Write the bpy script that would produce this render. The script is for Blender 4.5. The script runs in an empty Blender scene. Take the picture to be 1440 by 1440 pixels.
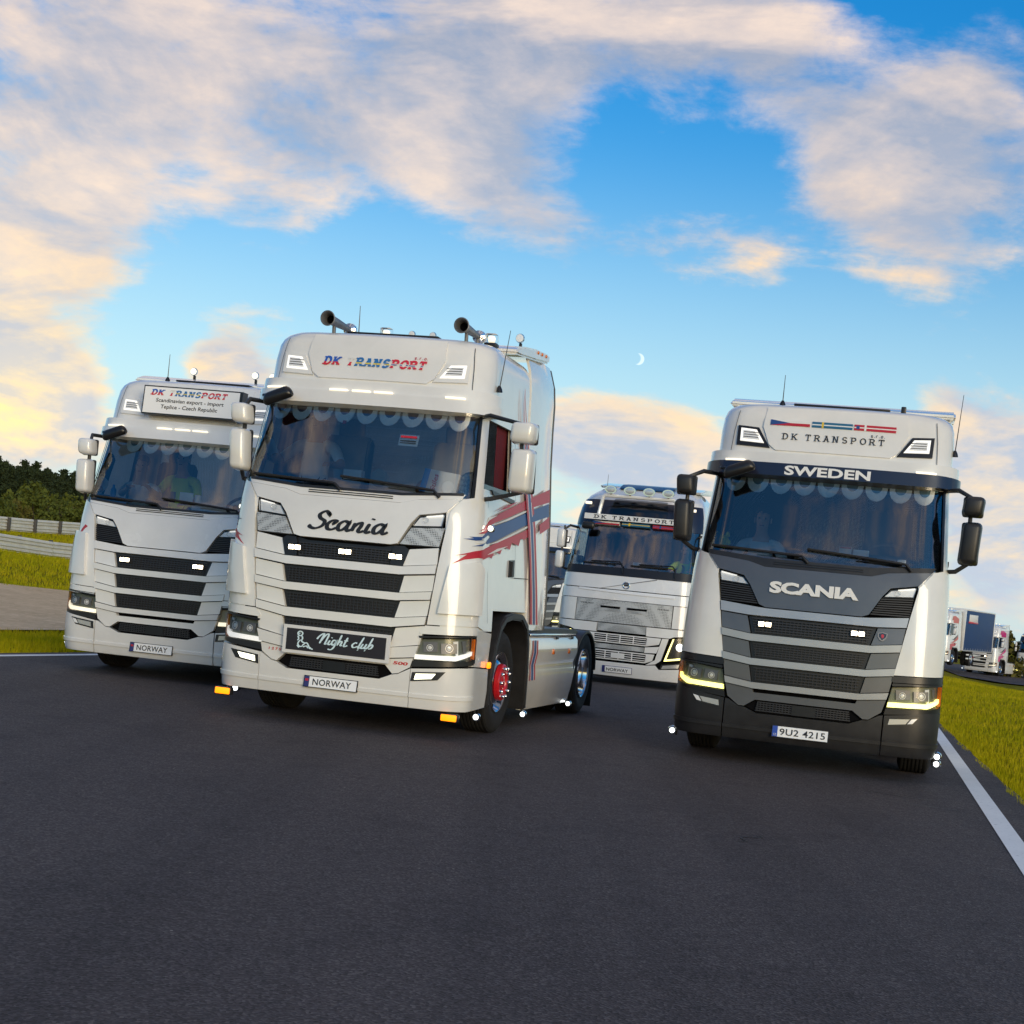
import bpy, bmesh, math, random
import numpy as np
from mathutils import Vector, Matrix
random.seed(7); RNG = np.random.default_rng(7)
R = math.radians
SC = bpy.context.scene
COL = SC.collection

# ------------------------------------------------------------------ camera
PITCH, ROLL, CAMH = R(-1.06), R(5.695), 1.398
cd = bpy.data.cameras.new('camera'); cam = bpy.data.objects.new('camera', cd); COL.objects.link(cam)
cd.sensor_width = 36; cd.lens = 54.19; cd.shift_y = 0.1083; cd.clip_start = .1; cd.clip_end = 5000
fw = Vector((0, math.cos(PITCH), math.sin(PITCH))); U0 = Vector((0, -math.sin(PITCH), math.cos(PITCH))); X0 = Vector((1, 0, 0))
rt = X0 * math.cos(ROLL) + U0 * math.sin(ROLL); up = -X0 * math.sin(ROLL) + U0 * math.cos(ROLL)
cam.matrix_world = Matrix(((rt.x, up.x, -fw.x, 0), (rt.y, up.y, -fw.y, 0), (rt.z, up.z, -fw.z, CAMH), (0, 0, 0, 1)))
SC.camera = cam
def direction(u, v):                      # direction of a sky feature measured in the photograph
    a = (u - 720) / 2168; b = (876 - v) / 2168
    return (rt * a + up * b + fw).normalized()

# ------------------------------------------------------------------ light
SUN_EL, SUN_AZ = R(13), R(158)             # azimuth clockwise from +Y: sun low, behind the camera on the right
sd = Vector((math.sin(SUN_AZ) * math.cos(SUN_EL), math.cos(SUN_AZ) * math.cos(SUN_EL), math.sin(SUN_EL)))
sl = bpy.data.lights.new('sun', 'SUN'); so = bpy.data.objects.new('sun', sl); COL.objects.link(so)
sl.energy = 1.05; sl.angle = R(28); sl.color = (1, .78, .52)
so.rotation_euler = (-sd).to_track_quat('-Z', 'Y').to_euler()
SC.view_settings.view_transform = 'Standard'; SC.view_settings.look = 'None'
SC.view_settings.exposure = 0.8; SC.view_settings.gamma = 1
SC.view_settings.use_curve_mapping = False

# ------------------------------------------------------------------ world: sky with clouds and a daytime moon
W = bpy.data.worlds.new('World'); SC.world = W; W.use_nodes = True
nt = W.node_tree; nt.nodes.clear(); NN = nt.nodes; LK = nt.links
def nd(t, **k):
    n = NN.new(t)
    for a, b in k.items(): setattr(n, a, b)
    return n
def mth(op, a, b=None, c=None, clamp=False):
    n = nd('ShaderNodeMath', operation=op, use_clamp=clamp)
    for i, v in enumerate((a, b, c)):
        if v is None: continue
        if isinstance(v, (int, float)): n.inputs[i].default_value = v
        else: LK.new(v, n.inputs[i])
    return n.outputs[0]
def vmth(op, a, b):
    n = nd('ShaderNodeVectorMath', operation=op)
    for i, v in enumerate((a, b)):
        if isinstance(v, (tuple, list, Vector)): n.inputs[i].default_value = tuple(v)
        else: LK.new(v, n.inputs[i])
    return n
def mixc(f, a, b):
    n = nd('ShaderNodeMix', data_type='RGBA')
    for s, v in (('Factor', f), ('A', a), ('B', b)):
        i = [q for q in n.inputs if q.name == s and (q.type == 'RGBA' or s == 'Factor')][0]
        if isinstance(v, (int, float)): i.default_value = v
        elif isinstance(v, (tuple, list)): i.default_value = (*v, 1)
        else: LK.new(v, i)
    return [o for o in n.outputs if o.type == 'RGBA'][0]
def sstep(x, lo, hi):
    n = nd('ShaderNodeMapRange', interpolation_type='SMOOTHSTEP'); LK.new(x, n.inputs[0])
    n.inputs[1].default_value = lo; n.inputs[2].default_value = hi
    return n.outputs[0]
sky = nd('ShaderNodeTexSky', sky_type='NISHITA', sun_disc=False); sky.sun_elevation = SUN_EL + R(4); sky.sun_rotation = SUN_AZ
sky.air_density = 1.3; sky.dust_density = .6; sky.ozone_density = 3.0
hs = nd('ShaderNodeHueSaturation'); hs.inputs['Saturation'].default_value = 1.25; hs.inputs['Value'].default_value = 1.0
LK.new(sky.outputs[0], hs.inputs['Color'])
tc = nd('ShaderNodeTexCoord'); D = tc.outputs['Generated']
sx = nd('ShaderNodeSeparateXYZ'); LK.new(D, sx.inputs[0]); dz = sx.outputs[2]
dzc = mth('MAXIMUM', dz, 0.0); den = mth('ADD', dzc, .34)
cp = nd('ShaderNodeCombineXYZ'); LK.new(mth('DIVIDE', sx.outputs[0], den), cp.inputs[0]); LK.new(mth('DIVIDE', sx.outputs[1], den), cp.inputs[1])
LK.new(mth('MULTIPLY', dzc, 2.0), cp.inputs[2])
def noise(vec, scale, detail=8, rough=.55, dist=0.0):
    n = nd('ShaderNodeTexNoise'); LK.new(vec, n.inputs['Vector'])
    n.inputs['Scale'].default_value = scale; n.inputs['Detail'].default_value = detail
    n.inputs['Roughness'].default_value = rough; n.inputs['Distortion'].default_value = dist
    return n.outputs['Fac']
P = cp.outputs[0]
P2 = vmth('ADD', P, (.06, -.05, .06)).outputs[0]        # sampled a little towards the sun, for the lit edges
n1 = noise(P, 3.0, 9, .58, .45); n1b = noise(P2, 3.0, 5, .55, .45); n2 = noise(P, 9.0, 8, .62, .3); n3 = noise(P, 1.1, 3, .5); n4 = noise(P, 26, 6, .65, .15)
BLOBS = [(120,90,240,.34),(330,150,240,.36),(560,200,200,.38),(690,280,85,.55),(790,335,60,.55),(890,350,60,.5),(980,355,70,.55),(1070,355,45,.45),(740,60,160,.30),
         (930,40,130,.34),(1060,80,90,.30),(1220,180,120,.42),(1180,300,90,.42),(1370,270,130,.42),(1280,330,80,.3),(1330,120,70,.25),(60,300,160,.30),(130,390,70,.20),(400,240,90,.15),
         (30,545,85,1.2),(85,585,50,.7),(335,505,50,.6),(290,500,35,.4),(880,630,85,.9),(800,615,60,.8),(970,650,80,.8),(1390,660,90,.8),(1400,790,70,.6),(1330,560,40,.5),(190,450,80,-.45),(70,440,50,-.35),(200,560,50,-.4),(1320,410,60,.22),(1400,690,80,.22),(1390,590,40,.2),
         (1250,30,80,-.42),(870,225,80,-.38),(1000,215,90,-.34),(1080,250,60,-.25),(470,330,110,-.36),(330,380,90,-.34),(620,420,170,-.40),(900,470,190,-.45),(1180,470,130,-.40),(260,470,70,-.25),(1000,130,40,-.15),(870,150,45,-.25),(250,320,70,-.15)]
dens = mth('MULTIPLY_ADD', n1, 1.7, -.92)
dens = mth('MULTIPLY_ADD', n2, .85, mth('ADD', dens, -.425))
dens = mth('MULTIPLY_ADD', n4, .40, mth('ADD', dens, -.20))
for (u, v, r, w) in BLOBS:
    th = r / 2168 * 1.05
    dt = vmth('DOT_PRODUCT', D, direction(u, v)).outputs['Value']
    g = mth('EXPONENT', mth('MULTIPLY', mth('SUBTRACT', dt, 1.0), 2 / th ** 2))
    dens = mth('MULTIPLY_ADD', g, w, dens)
dens = mth('MULTIPLY_ADD', sstep(dz, .40, .70), .05, dens)  # denser cloud above the view, added to whiten the light from overhead
dens = mth('MULTIPLY_ADD', sstep(dz, .66, .90), .30, dens)  # unseen cloud towards the zenith, added to brighten level ground
cov = sstep(dens, -.06, .52)
cov = mth('MULTIPLY', cov, .94)
light = mth('MULTIPLY_ADD', mth('SUBTRACT', n1, n1b), 3.8, .66, clamp=True)
light = mth('SUBTRACT', light, mth('MULTIPLY', sstep(dens, .14, .55), .34), clamp=True)
light = mth('MULTIPLY_ADD', mth('SUBTRACT', n2, .5), 1.3, light, clamp=True)
light = mth('MULTIPLY_ADD', mth('SUBTRACT', n4, .5), .5, light, clamp=True)
elev = sstep(dz, .0, .42)
shade_c = mixc(elev, (.33, .37, .44), (.21, .235, .30))
warm_n = sstep(n3, .40, .62)
gold = mth('EXPONENT', mth('MULTIPLY', mth('SUBTRACT', vmth('DOT_PRODUCT', D, direction(30, 555)).outputs['Value'], 1.0), 2 / .048 ** 2))
lit_c = mixc(elev, mixc(warm_n, (.72, .52, .27), (.60, .49, .39)), mixc(warm_n, (.60, .42, .29), (.60, .475, .385)))
lit_c = mixc(gold, lit_c, (.80, .58, .25))
light = mth('MULTIPLY_ADD', gold, .35, light, clamp=True)
cl_c = mixc(light, shade_c, lit_c)
# the low bank of haze and stratus at the horizon
cb = mixc(sstep(dz, .0, .16), (.62, .68, .78), (1, 1, 1))
skyc = vmth('MULTIPLY', hs.outputs[0], (.084, .076, .066)).outputs[0]
skyc = vmth('MULTIPLY', skyc, mixc(sstep(dz, .44, .85), mixc(sstep(dz, .10, .38), (.85, 1.0, 1.25), (.12, .80, 1.35)), (.8, 1.0, 1.15))).outputs[0]
low = sstep(dz, .30, -.02)
sunward = vmth('DOT_PRODUCT', D, sd).outputs['Value']
skyc = mixc(mth('MULTIPLY', mth('MULTIPLY', low, .72), sstep(sunward, .55, -.45)), skyc, (.37, .51, .58))
fin = mixc(cov, skyc, cl_c)
# moon: a thin crescent, lit from the sun's side
mc = direction(898, 505); msz = 8.5 / 2168
dm = vmth('DISTANCE', D, mc).outputs['Value']; dm2 = vmth('DISTANCE', D, mc - rt * (msz * .62) + up * (msz * .12)).outputs['Value']
mo = mth('MULTIPLY', sstep(dm, msz, msz * .85), sstep(dm2, msz * .85, msz * 1.12))
fin = mixc(mth('MULTIPLY', mo, .34), fin, (.92, .93, .95))
bg = nd('ShaderNodeBackground'); LK.new(fin, bg.inputs[0]); bg.inputs[1].default_value = 1.0
ow = nd('ShaderNodeOutputWorld'); LK.new(bg.outputs[0], ow.inputs[0])

# ------------------------------------------------------------------ materials
MATS = {}
def mat(name, col, rough=.5, metal=0., coat=0., spec=.5, emit=None, es=0., var=0., vs=3., bump=0., bs=60., alpha=1.):
    m = bpy.data.materials.new(name); m.use_nodes = True; t = m.node_tree; b = t.nodes['Principled BSDF']
    b.inputs['Base Color'].default_value = (*col, 1); b.inputs['Roughness'].default_value = rough
    b.inputs['Metallic'].default_value = metal; b.inputs['Coat Weight'].default_value = coat; b.inputs['Coat Roughness'].default_value = .03
    b.inputs['Specular IOR Level'].default_value = spec
    if emit: b.inputs['Emission Color'].default_value = (*emit, 1); b.inputs['Emission Strength'].default_value = es
    if var or bump:
        c = t.nodes.new('ShaderNodeTexCoord')
    if var:
        n = t.nodes.new('ShaderNodeTexNoise'); n.inputs['Scale'].default_value = vs; n.inputs['Detail'].default_value = 7; n.inputs['Roughness'].default_value = .65
        t.links.new(c.outputs['Object'], n.inputs['Vector'])
        rp = t.nodes.new('ShaderNodeValToRGB'); rp.color_ramp.elements[0].position = .32; rp.color_ramp.elements[1].position = .72
        rp.color_ramp.elements[0].color = (*[max(0, q * (1 - var)) for q in col], 1); rp.color_ramp.elements[1].color = (*[min(1, q * (1 + var * .6)) for q in col], 1)
        t.links.new(n.outputs['Fac'], rp.inputs[0]); t.links.new(rp.outputs[0], b.inputs['Base Color'])
        mr = t.nodes.new('ShaderNodeMapRange'); mr.inputs[3].default_value = max(.02, rough * .8); mr.inputs[4].default_value = min(1, rough * 1.3)
        t.links.new(n.outputs['Fac'], mr.inputs[0]); t.links.new(mr.outputs[0], b.inputs['Roughness'])
    if bump:
        n = t.nodes.new('ShaderNodeTexNoise'); n.inputs['Scale'].default_value = bs; n.inputs['Detail'].default_value = 4
        t.links.new(c.outputs['Object'], n.inputs['Vector'])
        k = t.nodes.new('ShaderNodeBump'); k.inputs['Strength'].default_value = bump; k.inputs['Distance'].default_value = .01
        t.links.new(n.outputs['Fac'], k.inputs['Height']); t.links.new(k.outputs[0], b.inputs['Normal'])
    MATS[name] = m
    return m
def glassmat(name, tint, ior=1.9, rough=.0):
    m = bpy.data.materials.new(name); m.use_nodes = True; t = m.node_tree; t.nodes.clear()
    o = t.nodes.new('ShaderNodeOutputMaterial'); mx = t.nodes.new('ShaderNodeMixShader'); tr = t.nodes.new('ShaderNodeBsdfTransparent'); gl = t.nodes.new('ShaderNodeBsdfGlossy')
    f = t.nodes.new('ShaderNodeFresnel'); f.inputs[0].default_value = ior; tr.inputs[0].default_value = (*tint, 1); gl.inputs['Roughness'].default_value = rough
    t.links.new(f.outputs[0], mx.inputs[0]); t.links.new(tr.outputs[0], mx.inputs[1]); t.links.new(gl.outputs[0], mx.inputs[2]); t.links.new(mx.outputs[0], o.inputs[0])
    MATS[name] = m; return m
mat('paint', (.80, .795, .765), .24, coat=1., var=.09, vs=1.3, bump=.02, bs=2.2)
mat('paint_cool', (.79, .80, .80), .25, coat=1., var=.09, vs=1.4, bump=.02, bs=2.2)
mat('grey_paint', (.115, .12, .13), .33, metal=.35, coat=.4, var=.1)
mat('silver_grey', (.42, .43, .44), .30, metal=.35, coat=.4, var=.08)
mat('panel_grey', (.13, .135, .145), .32, metal=.35, coat=.3, var=.1)
mat('navy', (.012, .014, .030), .3, coat=.5)
mat('black_plastic', (.020, .020, .022), .42, var=.3, vs=8)
mat('satin_black', (.011, .011, .013), .35, var=.2, vs=5)
mat('void', (.004, .004, .005), .9, spec=.1)
mat('mesh_black', (.022, .022, .025), .45)
mat('mesh_silver', (.42, .43, .44), .35, metal=.6)
mat('chrome', (.72, .73, .75), .10, metal=1.)
mat('dull_metal', (.25, .25, .26), .45, metal=.7, var=.25, vs=10)
mat('rubber', (.012, .012, .013), .82, var=.3, vs=12, bump=.15, bs=90)
mat('red_paint', (.55, .012, .02), .3, coat=.5)
mat('red', (.48, .018, .035), .4); mat('blue', (.02, .07, .25), .4); mat('white_decal', (.78, .78, .76), .4)
mat('pale_red', (.55, .13, .13), .4); mat('yellow', (.72, .50, .03), .45); mat('sweden_blue', (.015, .13, .26), .4)
mat('letter_black', (.012, .012, .014), .45); mat('letter_white', (.80, .80, .78), .35)
mat('sign_white', (.74, .74, .73), .35, var=.05)
mat('sign_black', (.022, .020, .026), .45)
mat('neon_text', (.66, .84, .90), .4)
mat('plate_white', (.90, .91, .92), .35); mat('plate_blue', (.02, .07, .40), .4); mat('norway_blue', (.03, .035, .16), .4)
mat('led', (.9, .9, .85), .3, emit=(1, .90, .70), es=3.2); mat('led_warm', (1, .9, .7), .3, emit=(1, .80, .52), es=7)
mat('drl', (.95, .95, .8), .3, emit=(1, .86, .20), es=1.25); mat('drl_soft', (.85, .86, .86), .2, emit=(1, .95, .85), es=.35)
mat('fog', (.95, .95, .85), .2, emit=(1, .98, .70), es=1.5); mat('fog_off', (.62, .63, .64), .25, metal=.55)
mat('amber', (1, .35, .02), .3, emit=(1, .22, .0), es=1.15); mat('amber_plastic', (.70, .16, .01), .25, coat=.4)
mat('spot', (1, 1, 1), .2, emit=(.95, 1, .98), es=2.2)
mat('marker', (.9, .88, .8), .25, emit=(1, .86, .62), es=.55)
mat('lamp_house', (.02, .021, .024), .3); mat('lamp_inside', (.17, .19, .17), .3, metal=.4); mat('reflector', (.86, .87, .88), .3, metal=.1)
mat('dash', (.045, .043, .042), .65, var=.2); mat('red_dash', (.16, .03, .035), .6, var=.2)
mat('lining', (.48, .44, .38), .8, var=.15); mat('dark_lining', (.035, .035, .04), .8)
mat('seat_cloth', (.36, .33, .28), .85, var=.15); mat('seat_dark', (.05, .05, .055), .8)
mat('curtain_red', (.14, .008, .014), .85, var=.3, vs=20, bump=.4, bs=40)
mat('lace', (.95, .95, .93), .8, var=.1, vs=40); mat('lace_dark', (.10, .08, .13), .85); mat('lace_teal', (.14, .25, .30), .85)
mat('skin', (.50, .27, .19), .55); mat('hair', (.035, .022, .015), .7); mat('shirt_white', (.66, .68, .70), .8, var=.08, vs=9); mat('hivis', (.45, .62, .06), .7)
mat('trousers', (.03, .035, .05), .8); mat('eye', (.02, .015, .012), .2); mat('shirt_grey', (.30, .33, .38), .8)
mat('plush', (.70, .60, .04), .9, bump=.5, bs=80); mat('card_blue', (.04, .22, .60), .5); mat('wood', (.22, .10, .04), .35, coat=.4)
mat('tin', (.5, .45, .36), .3, metal=.7, var=.6, vs=40, bump=.6, bs=40)
glassmat('glass', (.96, .99, .99), 2.7); glassmat('glass_dark', (.42, .46, .46), 1.8); glassmat('lens', (.95, .96, .97), 1.35)
def hexmat(name, c0, c1, scale):          # perforated sheet metal, far too fine to pick apart
    m = mat(name, c0, .4, metal=.3); t = m.node_tree; b = t.nodes['Principled BSDF']
    c = t.nodes.new('ShaderNodeTexCoord'); v = t.nodes.new('ShaderNodeTexVoronoi'); v.inputs['Scale'].default_value = scale; v.inputs['Randomness'].default_value = .15
    t.links.new(c.outputs['Object'], v.inputs['Vector'])
    r = t.nodes.new('ShaderNodeValToRGB'); r.color_ramp.elements[0].position = .30; r.color_ramp.elements[1].position = .42
    r.color_ramp.elements[0].color = (*c1, 1); r.color_ramp.elements[1].color = (*c0, 1)
    t.links.new(v.outputs['Distance'], r.inputs[0]); t.links.new(r.outputs[0], b.inputs['Base Color']); return m
hexmat('perforated', (.56, .57, .56), (.10, .10, .105), 62); hexmat('perforated_white', (.60, .61, .60), (.22, .23, .23), 38)
def flagmat(name, kind, z0, z1):          # printed letters filled with a flag
    m = mat(name, (.5, .5, .5), .35); t = m.node_tree; b = t.nodes['Principled BSDF']
    c = t.nodes.new('ShaderNodeTexCoord'); s = t.nodes.new('ShaderNodeSeparateXYZ'); t.links.new(c.outputs['Object'], s.inputs[0])
    mr = t.nodes.new('ShaderNodeMapRange'); mr.inputs[1].default_value = z0; mr.inputs[2].default_value = z1; t.links.new(s.outputs[2], mr.inputs[0])
    r = t.nodes.new('ShaderNodeValToRGB'); r.color_ramp.interpolation = 'CONSTANT'; e = r.color_ramp.elements
    st = {'cz': [(0, (.60, .03, .05)), (.46, (.03, .12, .50))], 'cz2': [(0, (.60, .03, .05)), (.5, (.74, .74, .72))],
          'se': [(0, (.03, .17, .45)), (.36, (.70, .55, .08)), (.52, (.03, .17, .45))],
          'no': [(0, (.62, .03, .06)), (.36, (.74, .74, .72)), (.42, (.05, .06, .30)), (.52, (.74, .74, .72)), (.58, (.62, .03, .06))]}[kind]
    while len(e) < len(st): e.new(.5)
    for q, (p, cc) in zip(e, st): q.position = p; q.color = (*cc, 1)
    t.links.new(mr.outputs[0], r.inputs[0]); t.links.new(r.outputs[0], b.inputs['Base Color']); return m
# ------------------------------------------------------------------ helpers
def smooth(me, ang=38):
    me.polygons.foreach_set('use_smooth', np.ones(len(me.polygons), bool)); me.set_sharp_from_angle(angle=R(ang))
LEAN = 0.0
def mk(name, src, m, parent=None, ang=38, loc=None, flat=False):
    if isinstance(src, bmesh.types.BMesh):
        me = bpy.data.meshes.new(name); src.to_mesh(me); src.free()
    elif isinstance(src, tuple):
        me = bpy.data.meshes.new(name); me.from_pydata([tuple(map(float, v)) for v in src[0]], [], src[1]); me.update()
    else: me = src
    if LEAN and parent is not None and loc is None:
        n = len(me.vertices); co = np.empty(n * 3); me.vertices.foreach_get('co', co); co = co.reshape(-1, 3)
        co[:, 0] -= LEAN * np.maximum(0, co[:, 2] - 1.0); me.vertices.foreach_set('co', co.ravel()); me.update()
    for q in (m if isinstance(m, (list, tuple)) else [m]): me.materials.append(MATS[q] if isinstance(q, str) else q)
    if not flat: smooth(me, ang)
    o = bpy.data.objects.new(name, me); COL.objects.link(o)
    if parent is not None: o.parent = parent
    if loc is not None: o.location = loc
    return o
def tag(o, label=None, cat=None, group=None, kind=None):
    for k, v in (('label', label), ('category', cat), ('group', group), ('kind', kind)):
        if v: o[k] = v
    return o
def empty(name, loc=(0, 0, 0), rz=0):
    o = bpy.data.objects.new(name, None); COL.objects.link(o); o.location = loc; o.rotation_euler = (0, 0, rz); o.empty_display_size = .2
    return o
def copy_tree(o, parent=None):
    kids = list(o.children); c = o.copy(); COL.objects.link(c); c.parent = parent
    for ch in kids: copy_tree(ch, c)
    return c
def rbox(c, s, bev=.01, seg=2, bm=None, M=None, taper=None):
    b = bm or bmesh.new(); r = bmesh.ops.create_cube(b, size=1.0); vs = r['verts']
    for v in vs:
        k = taper if (taper and v.co.z > 0) else 1
        v.co = Vector((v.co.x * s[0] * (k if not isinstance(k, tuple) else k[0]), v.co.y * s[1] * (k if not isinstance(k, tuple) else k[1]), v.co.z * s[2]))
    if bev:
        es = list({e for v in vs for e in v.link_edges})
        r = bmesh.ops.bevel(b, geom=es, offset=min(bev, min(s) * .45), segments=seg, affect='EDGES', profile=.5)
        vs = list({v for f in r['faces'] for v in f.verts} | {v for v in vs if v.is_valid})
    T = Matrix.Translation(c) @ (M or Matrix())
    for v in vs: v.co = T @ v.co
    return b
def prism_yz(poly, x0, x1, bev=.0, bm=None):      # polygon in (y, z) pushed from x0 to x1
    b = bm or bmesh.new(); n = len(poly)
    A = [b.verts.new((x0, y, z)) for y, z in poly]; B = [b.verts.new((x1, y, z)) for y, z in poly]
    f = [b.faces.new(A), b.faces.new(B[::-1])] + [b.faces.new((A[i], B[i], B[(i + 1) % n], A[(i + 1) % n])) for i in range(n)]
    bmesh.ops.recalc_face_normals(b, faces=f)
    if bev: bmesh.ops.bevel(b, geom=list({e for q in f for e in q.edges}), offset=bev, segments=2, affect='EDGES')
    return b
def tube(pts, r, n=8, bm=None, caps=True):
    b = bm or bmesh.new(); pts = [Vector(p) for p in pts]; rings = []; rr = r if isinstance(r, (list, tuple)) else [r] * len(pts)
    prev = None
    for i, p in enumerate(pts):
        d = ((pts[min(i + 1, len(pts) - 1)] - p).normalized() + (p - pts[max(i - 1, 0)]).normalized())
        d = d.normalized() if d.length > 1e-6 else Vector((0, 0, 1))
        a = prev if prev is not None else (Vector((0, 0, 1)) if abs(d.z) < .9 else Vector((1, 0, 0)))
        x = d.cross(a).normalized(); y = x.cross(d).normalized(); prev = y
        rings.append([b.verts.new(p + (x * math.cos(2 * math.pi * k / n) + y * math.sin(2 * math.pi * k / n)) * rr[i]) for k in range(n)])
    for A, B in zip(rings, rings[1:]):
        for k in range(n): b.faces.new((A[k], A[(k + 1) % n], B[(k + 1) % n], B[k]))
    if caps: b.faces.new(rings[0][::-1]); b.faces.new(rings[-1])
    return b
def lathe(prof, n=32, M=None, bm=None, closed=False):      # profile (axis x, radius)
    b = bm or bmesh.new(); T = M or Matrix(); rings = []
    for x, r in prof:
        if r < 1e-5: rings.append([b.verts.new(T @ Vector((x, 0, 0)))])
        else: rings.append([b.verts.new(T @ Vector((x, r * math.cos(2 * math.pi * k / n), r * math.sin(2 * math.pi * k / n)))) for k in range(n)])
    prs = list(zip(rings, rings[1:])) + ([(rings[-1], rings[0])] if closed else [])
    for A, B in prs:
        for k in range(n):
            q = [A[k % len(A)], A[(k + 1) % len(A)], B[(k + 1) % len(B)], B[k % len(B)]]; u = []
            for v in q:
                if v not in u: u.append(v)
            if len(u) > 2: b.faces.new(u)
    bmesh.ops.recalc_face_normals(b, faces=b.faces[:])
    return b
AX = {'y': Matrix.Rotation(R(90), 4, 'Z'), 'z': Matrix.Rotation(R(-90), 4, 'Y'), 'x': Matrix()}
def at(c, ax='x', extra=None): return Matrix.Translation(c) @ (extra or Matrix()) @ AX[ax]

class Surf:
    """outer skin of a cab: plan section = shallow bow, round corner, straight side, varying with height"""
    def __init__(s, rows, yb=2.2, dz=0., phi=7):
        s.rows = np.array(rows, float); s.yb = yb; s.dz = dz; s.p1 = R(phi)
    def zr(s, z):
        return np.interp(z, [0, .75, 1.5 + s.dz, 6], [0, .75, 1.5, 6 - s.dz]) if s.dz else z
    def par(s, z):
        q = s.zr(z); a = s.rows
        yf, w, r = (np.interp(q, a[:, 0], a[:, i]) for i in (1, 2, 3))
        s1x = w - r * (1 - math.sin(s.p1)); s1 = s1x * s.p1 / math.sin(s.p1)
        return yf, w, r, s1, s1x
    def pt(s, S, z):
        S = np.asarray(S, float); z = np.asarray(z, float); yf, w, r, s1, s1x = s.par(z); a = np.abs(S); k = s.p1 / s1; Lc = r * (math.pi / 2 - s.p1)
        y1 = (1 - math.cos(s.p1)) / k; y2 = y1 + r * math.cos(s.p1)
        ph = np.clip(s.p1 + (a - s1) / r, s.p1, math.pi / 2)
        x = np.where(a <= s1, np.sin(k * a) / k, s1x + r * (np.sin(ph) - math.sin(s.p1)))
        y = np.where(a <= s1, (1 - np.cos(k * a)) / k, y1 + r * (math.cos(s.p1) - np.cos(ph))) + np.maximum(0, a - s1 - Lc)
        return np.stack([np.sign(S) * x, yf + y, z + 0 * x], -1)
    def nrm(s, S, z):
        S = np.asarray(S, float); z = np.asarray(z, float); e = .004
        a = s.pt(S + e, z) - s.pt(S - e, z); b = s.pt(S, z + e) - s.pt(S, z - e)
        n = np.cross(a, b); return n / (np.linalg.norm(n, axis=-1, keepdims=True) + 1e-9)
    def map(s, S, z, o): return s.pt(S, z) + s.nrm(S, z) * np.asarray(o)[..., None]
    def sy(s, y, z):           # arc length of the point of the side at depth y
        yf, w, r, s1, s1x = s.par(z); k = s.p1 / s1
        return float(s1 + r * (math.pi / 2 - s.p1) + (y - yf - (1 - math.cos(s.p1)) / k - r * math.cos(s.p1)))
    def sq(s, q, z):
        yf, w, r, s1, s1x = s.par(z); q = np.asarray(q, float); a = np.abs(q); Lc = r * (math.pi / 2 - s.p1); k = s.p1 / s1
        y2 = yf + (1 - math.cos(s.p1)) / k + r * math.cos(s.p1)
        S = np.where(a <= 1, a * s1, np.where(a <= 2, s1 + (a - 1) * Lc, s1 + Lc + (a - 2) * (s.yb - y2)))
        return np.sign(q) * S
    def patch(s, name, poly, o0, o1, m, par, bev=.005, st=.07, flat=False):
        P = list(poly); ar = sum(P[i][0] * P[(i + 1) % len(P)][1] - P[(i + 1) % len(P)][0] * P[i][1] for i in range(len(P)))
        if ar < 0: P = P[::-1]
        b = bmesh.new(); f = b.faces.new([b.verts.new((x, z, 0)) for x, z in P])
        if bev: bmesh.ops.inset_region(b, faces=[f], thickness=bev, use_even_offset=True)
        for v in f.verts: v.co.z = 1
        xs = [p[0] for p in P]; zs = [p[1] for p in P]
        for k in range(int(math.floor(min(xs) / st)) + 1, int(math.ceil(max(xs) / st))):
            bmesh.ops.bisect_plane(b, geom=b.verts[:] + b.edges[:] + b.faces[:], plane_co=(k * st, 0, 0), plane_no=(1, 0, 0), dist=1e-5)
        s2 = st * 2
        for k in range(int(math.floor(min(zs) / s2)) + 1, int(math.ceil(max(zs) / s2))):
            bmesh.ops.bisect_plane(b, geom=b.verts[:] + b.edges[:] + b.faces[:], plane_co=(0, k * s2, 0), plane_no=(0, 1, 0), dist=1e-5)
        ed = [e for e in b.edges if e.is_boundary]
        r = bmesh.ops.extrude_edge_only(b, edges=ed)
        for v in r['geom']:
            if isinstance(v, bmesh.types.BMVert): v.co.z = -1
        ng = [f for f in b.faces if len(f.verts) > 4]
        if ng: bmesh.ops.triangulate(b, faces=ng)
        co = np.array([v.co[:] for v in b.verts]); L = co[:, 2]
        off = np.where(L < -.5, o0, o1 - bev * (1 - np.clip(L, 0, 1)))
        Q = s.map(co[:, 0], co[:, 1], off)
        for v, q in zip(b.verts, Q): v.co = q
        return mk(name, b, m, par, flat=flat)
    def pair(s, name, poly, *a, **k):
        return [s.patch(name, [(sg * x, z) for x, z in poly], *a, **k) for sg in (1, -1)]
    def prisms(s, name, quads, o0, o1, m, par, seg=.09, kind=None):   # many little bars (4 corners in s,z) joined into one part
        V = []; F = []
        for q in quads:
            (a, b_, c, d) = [np.array(p, float) for p in q]         # a-b bottom, d-c top, running along a->b
            n = max(1, int(np.linalg.norm(b_ - a) / seg)); base = len(V)
            for i in range(n + 1):
                t = i / n; lo = a + (b_ - a) * t; hi = d + (c - d) * t
                V += [(*lo, o0), (*lo, o1), (*hi, o1), (*hi, o0)]
            for i in range(n):
                k = base + 4 * i
                for j in range(3): F.append((k + j, k + 4 + j, k + 5 + j, k + 1 + j))
            F.append((base, base + 1, base + 2, base + 3)); k = base + 4 * n; F.append((k + 3, k + 2, k + 1, k))
        V = np.array(V); o = mk(name, (s.map(V[:, 0], V[:, 1], V[:, 2]), F), m, par, 30)
        if kind: o['kind'] = kind
        return o
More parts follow.
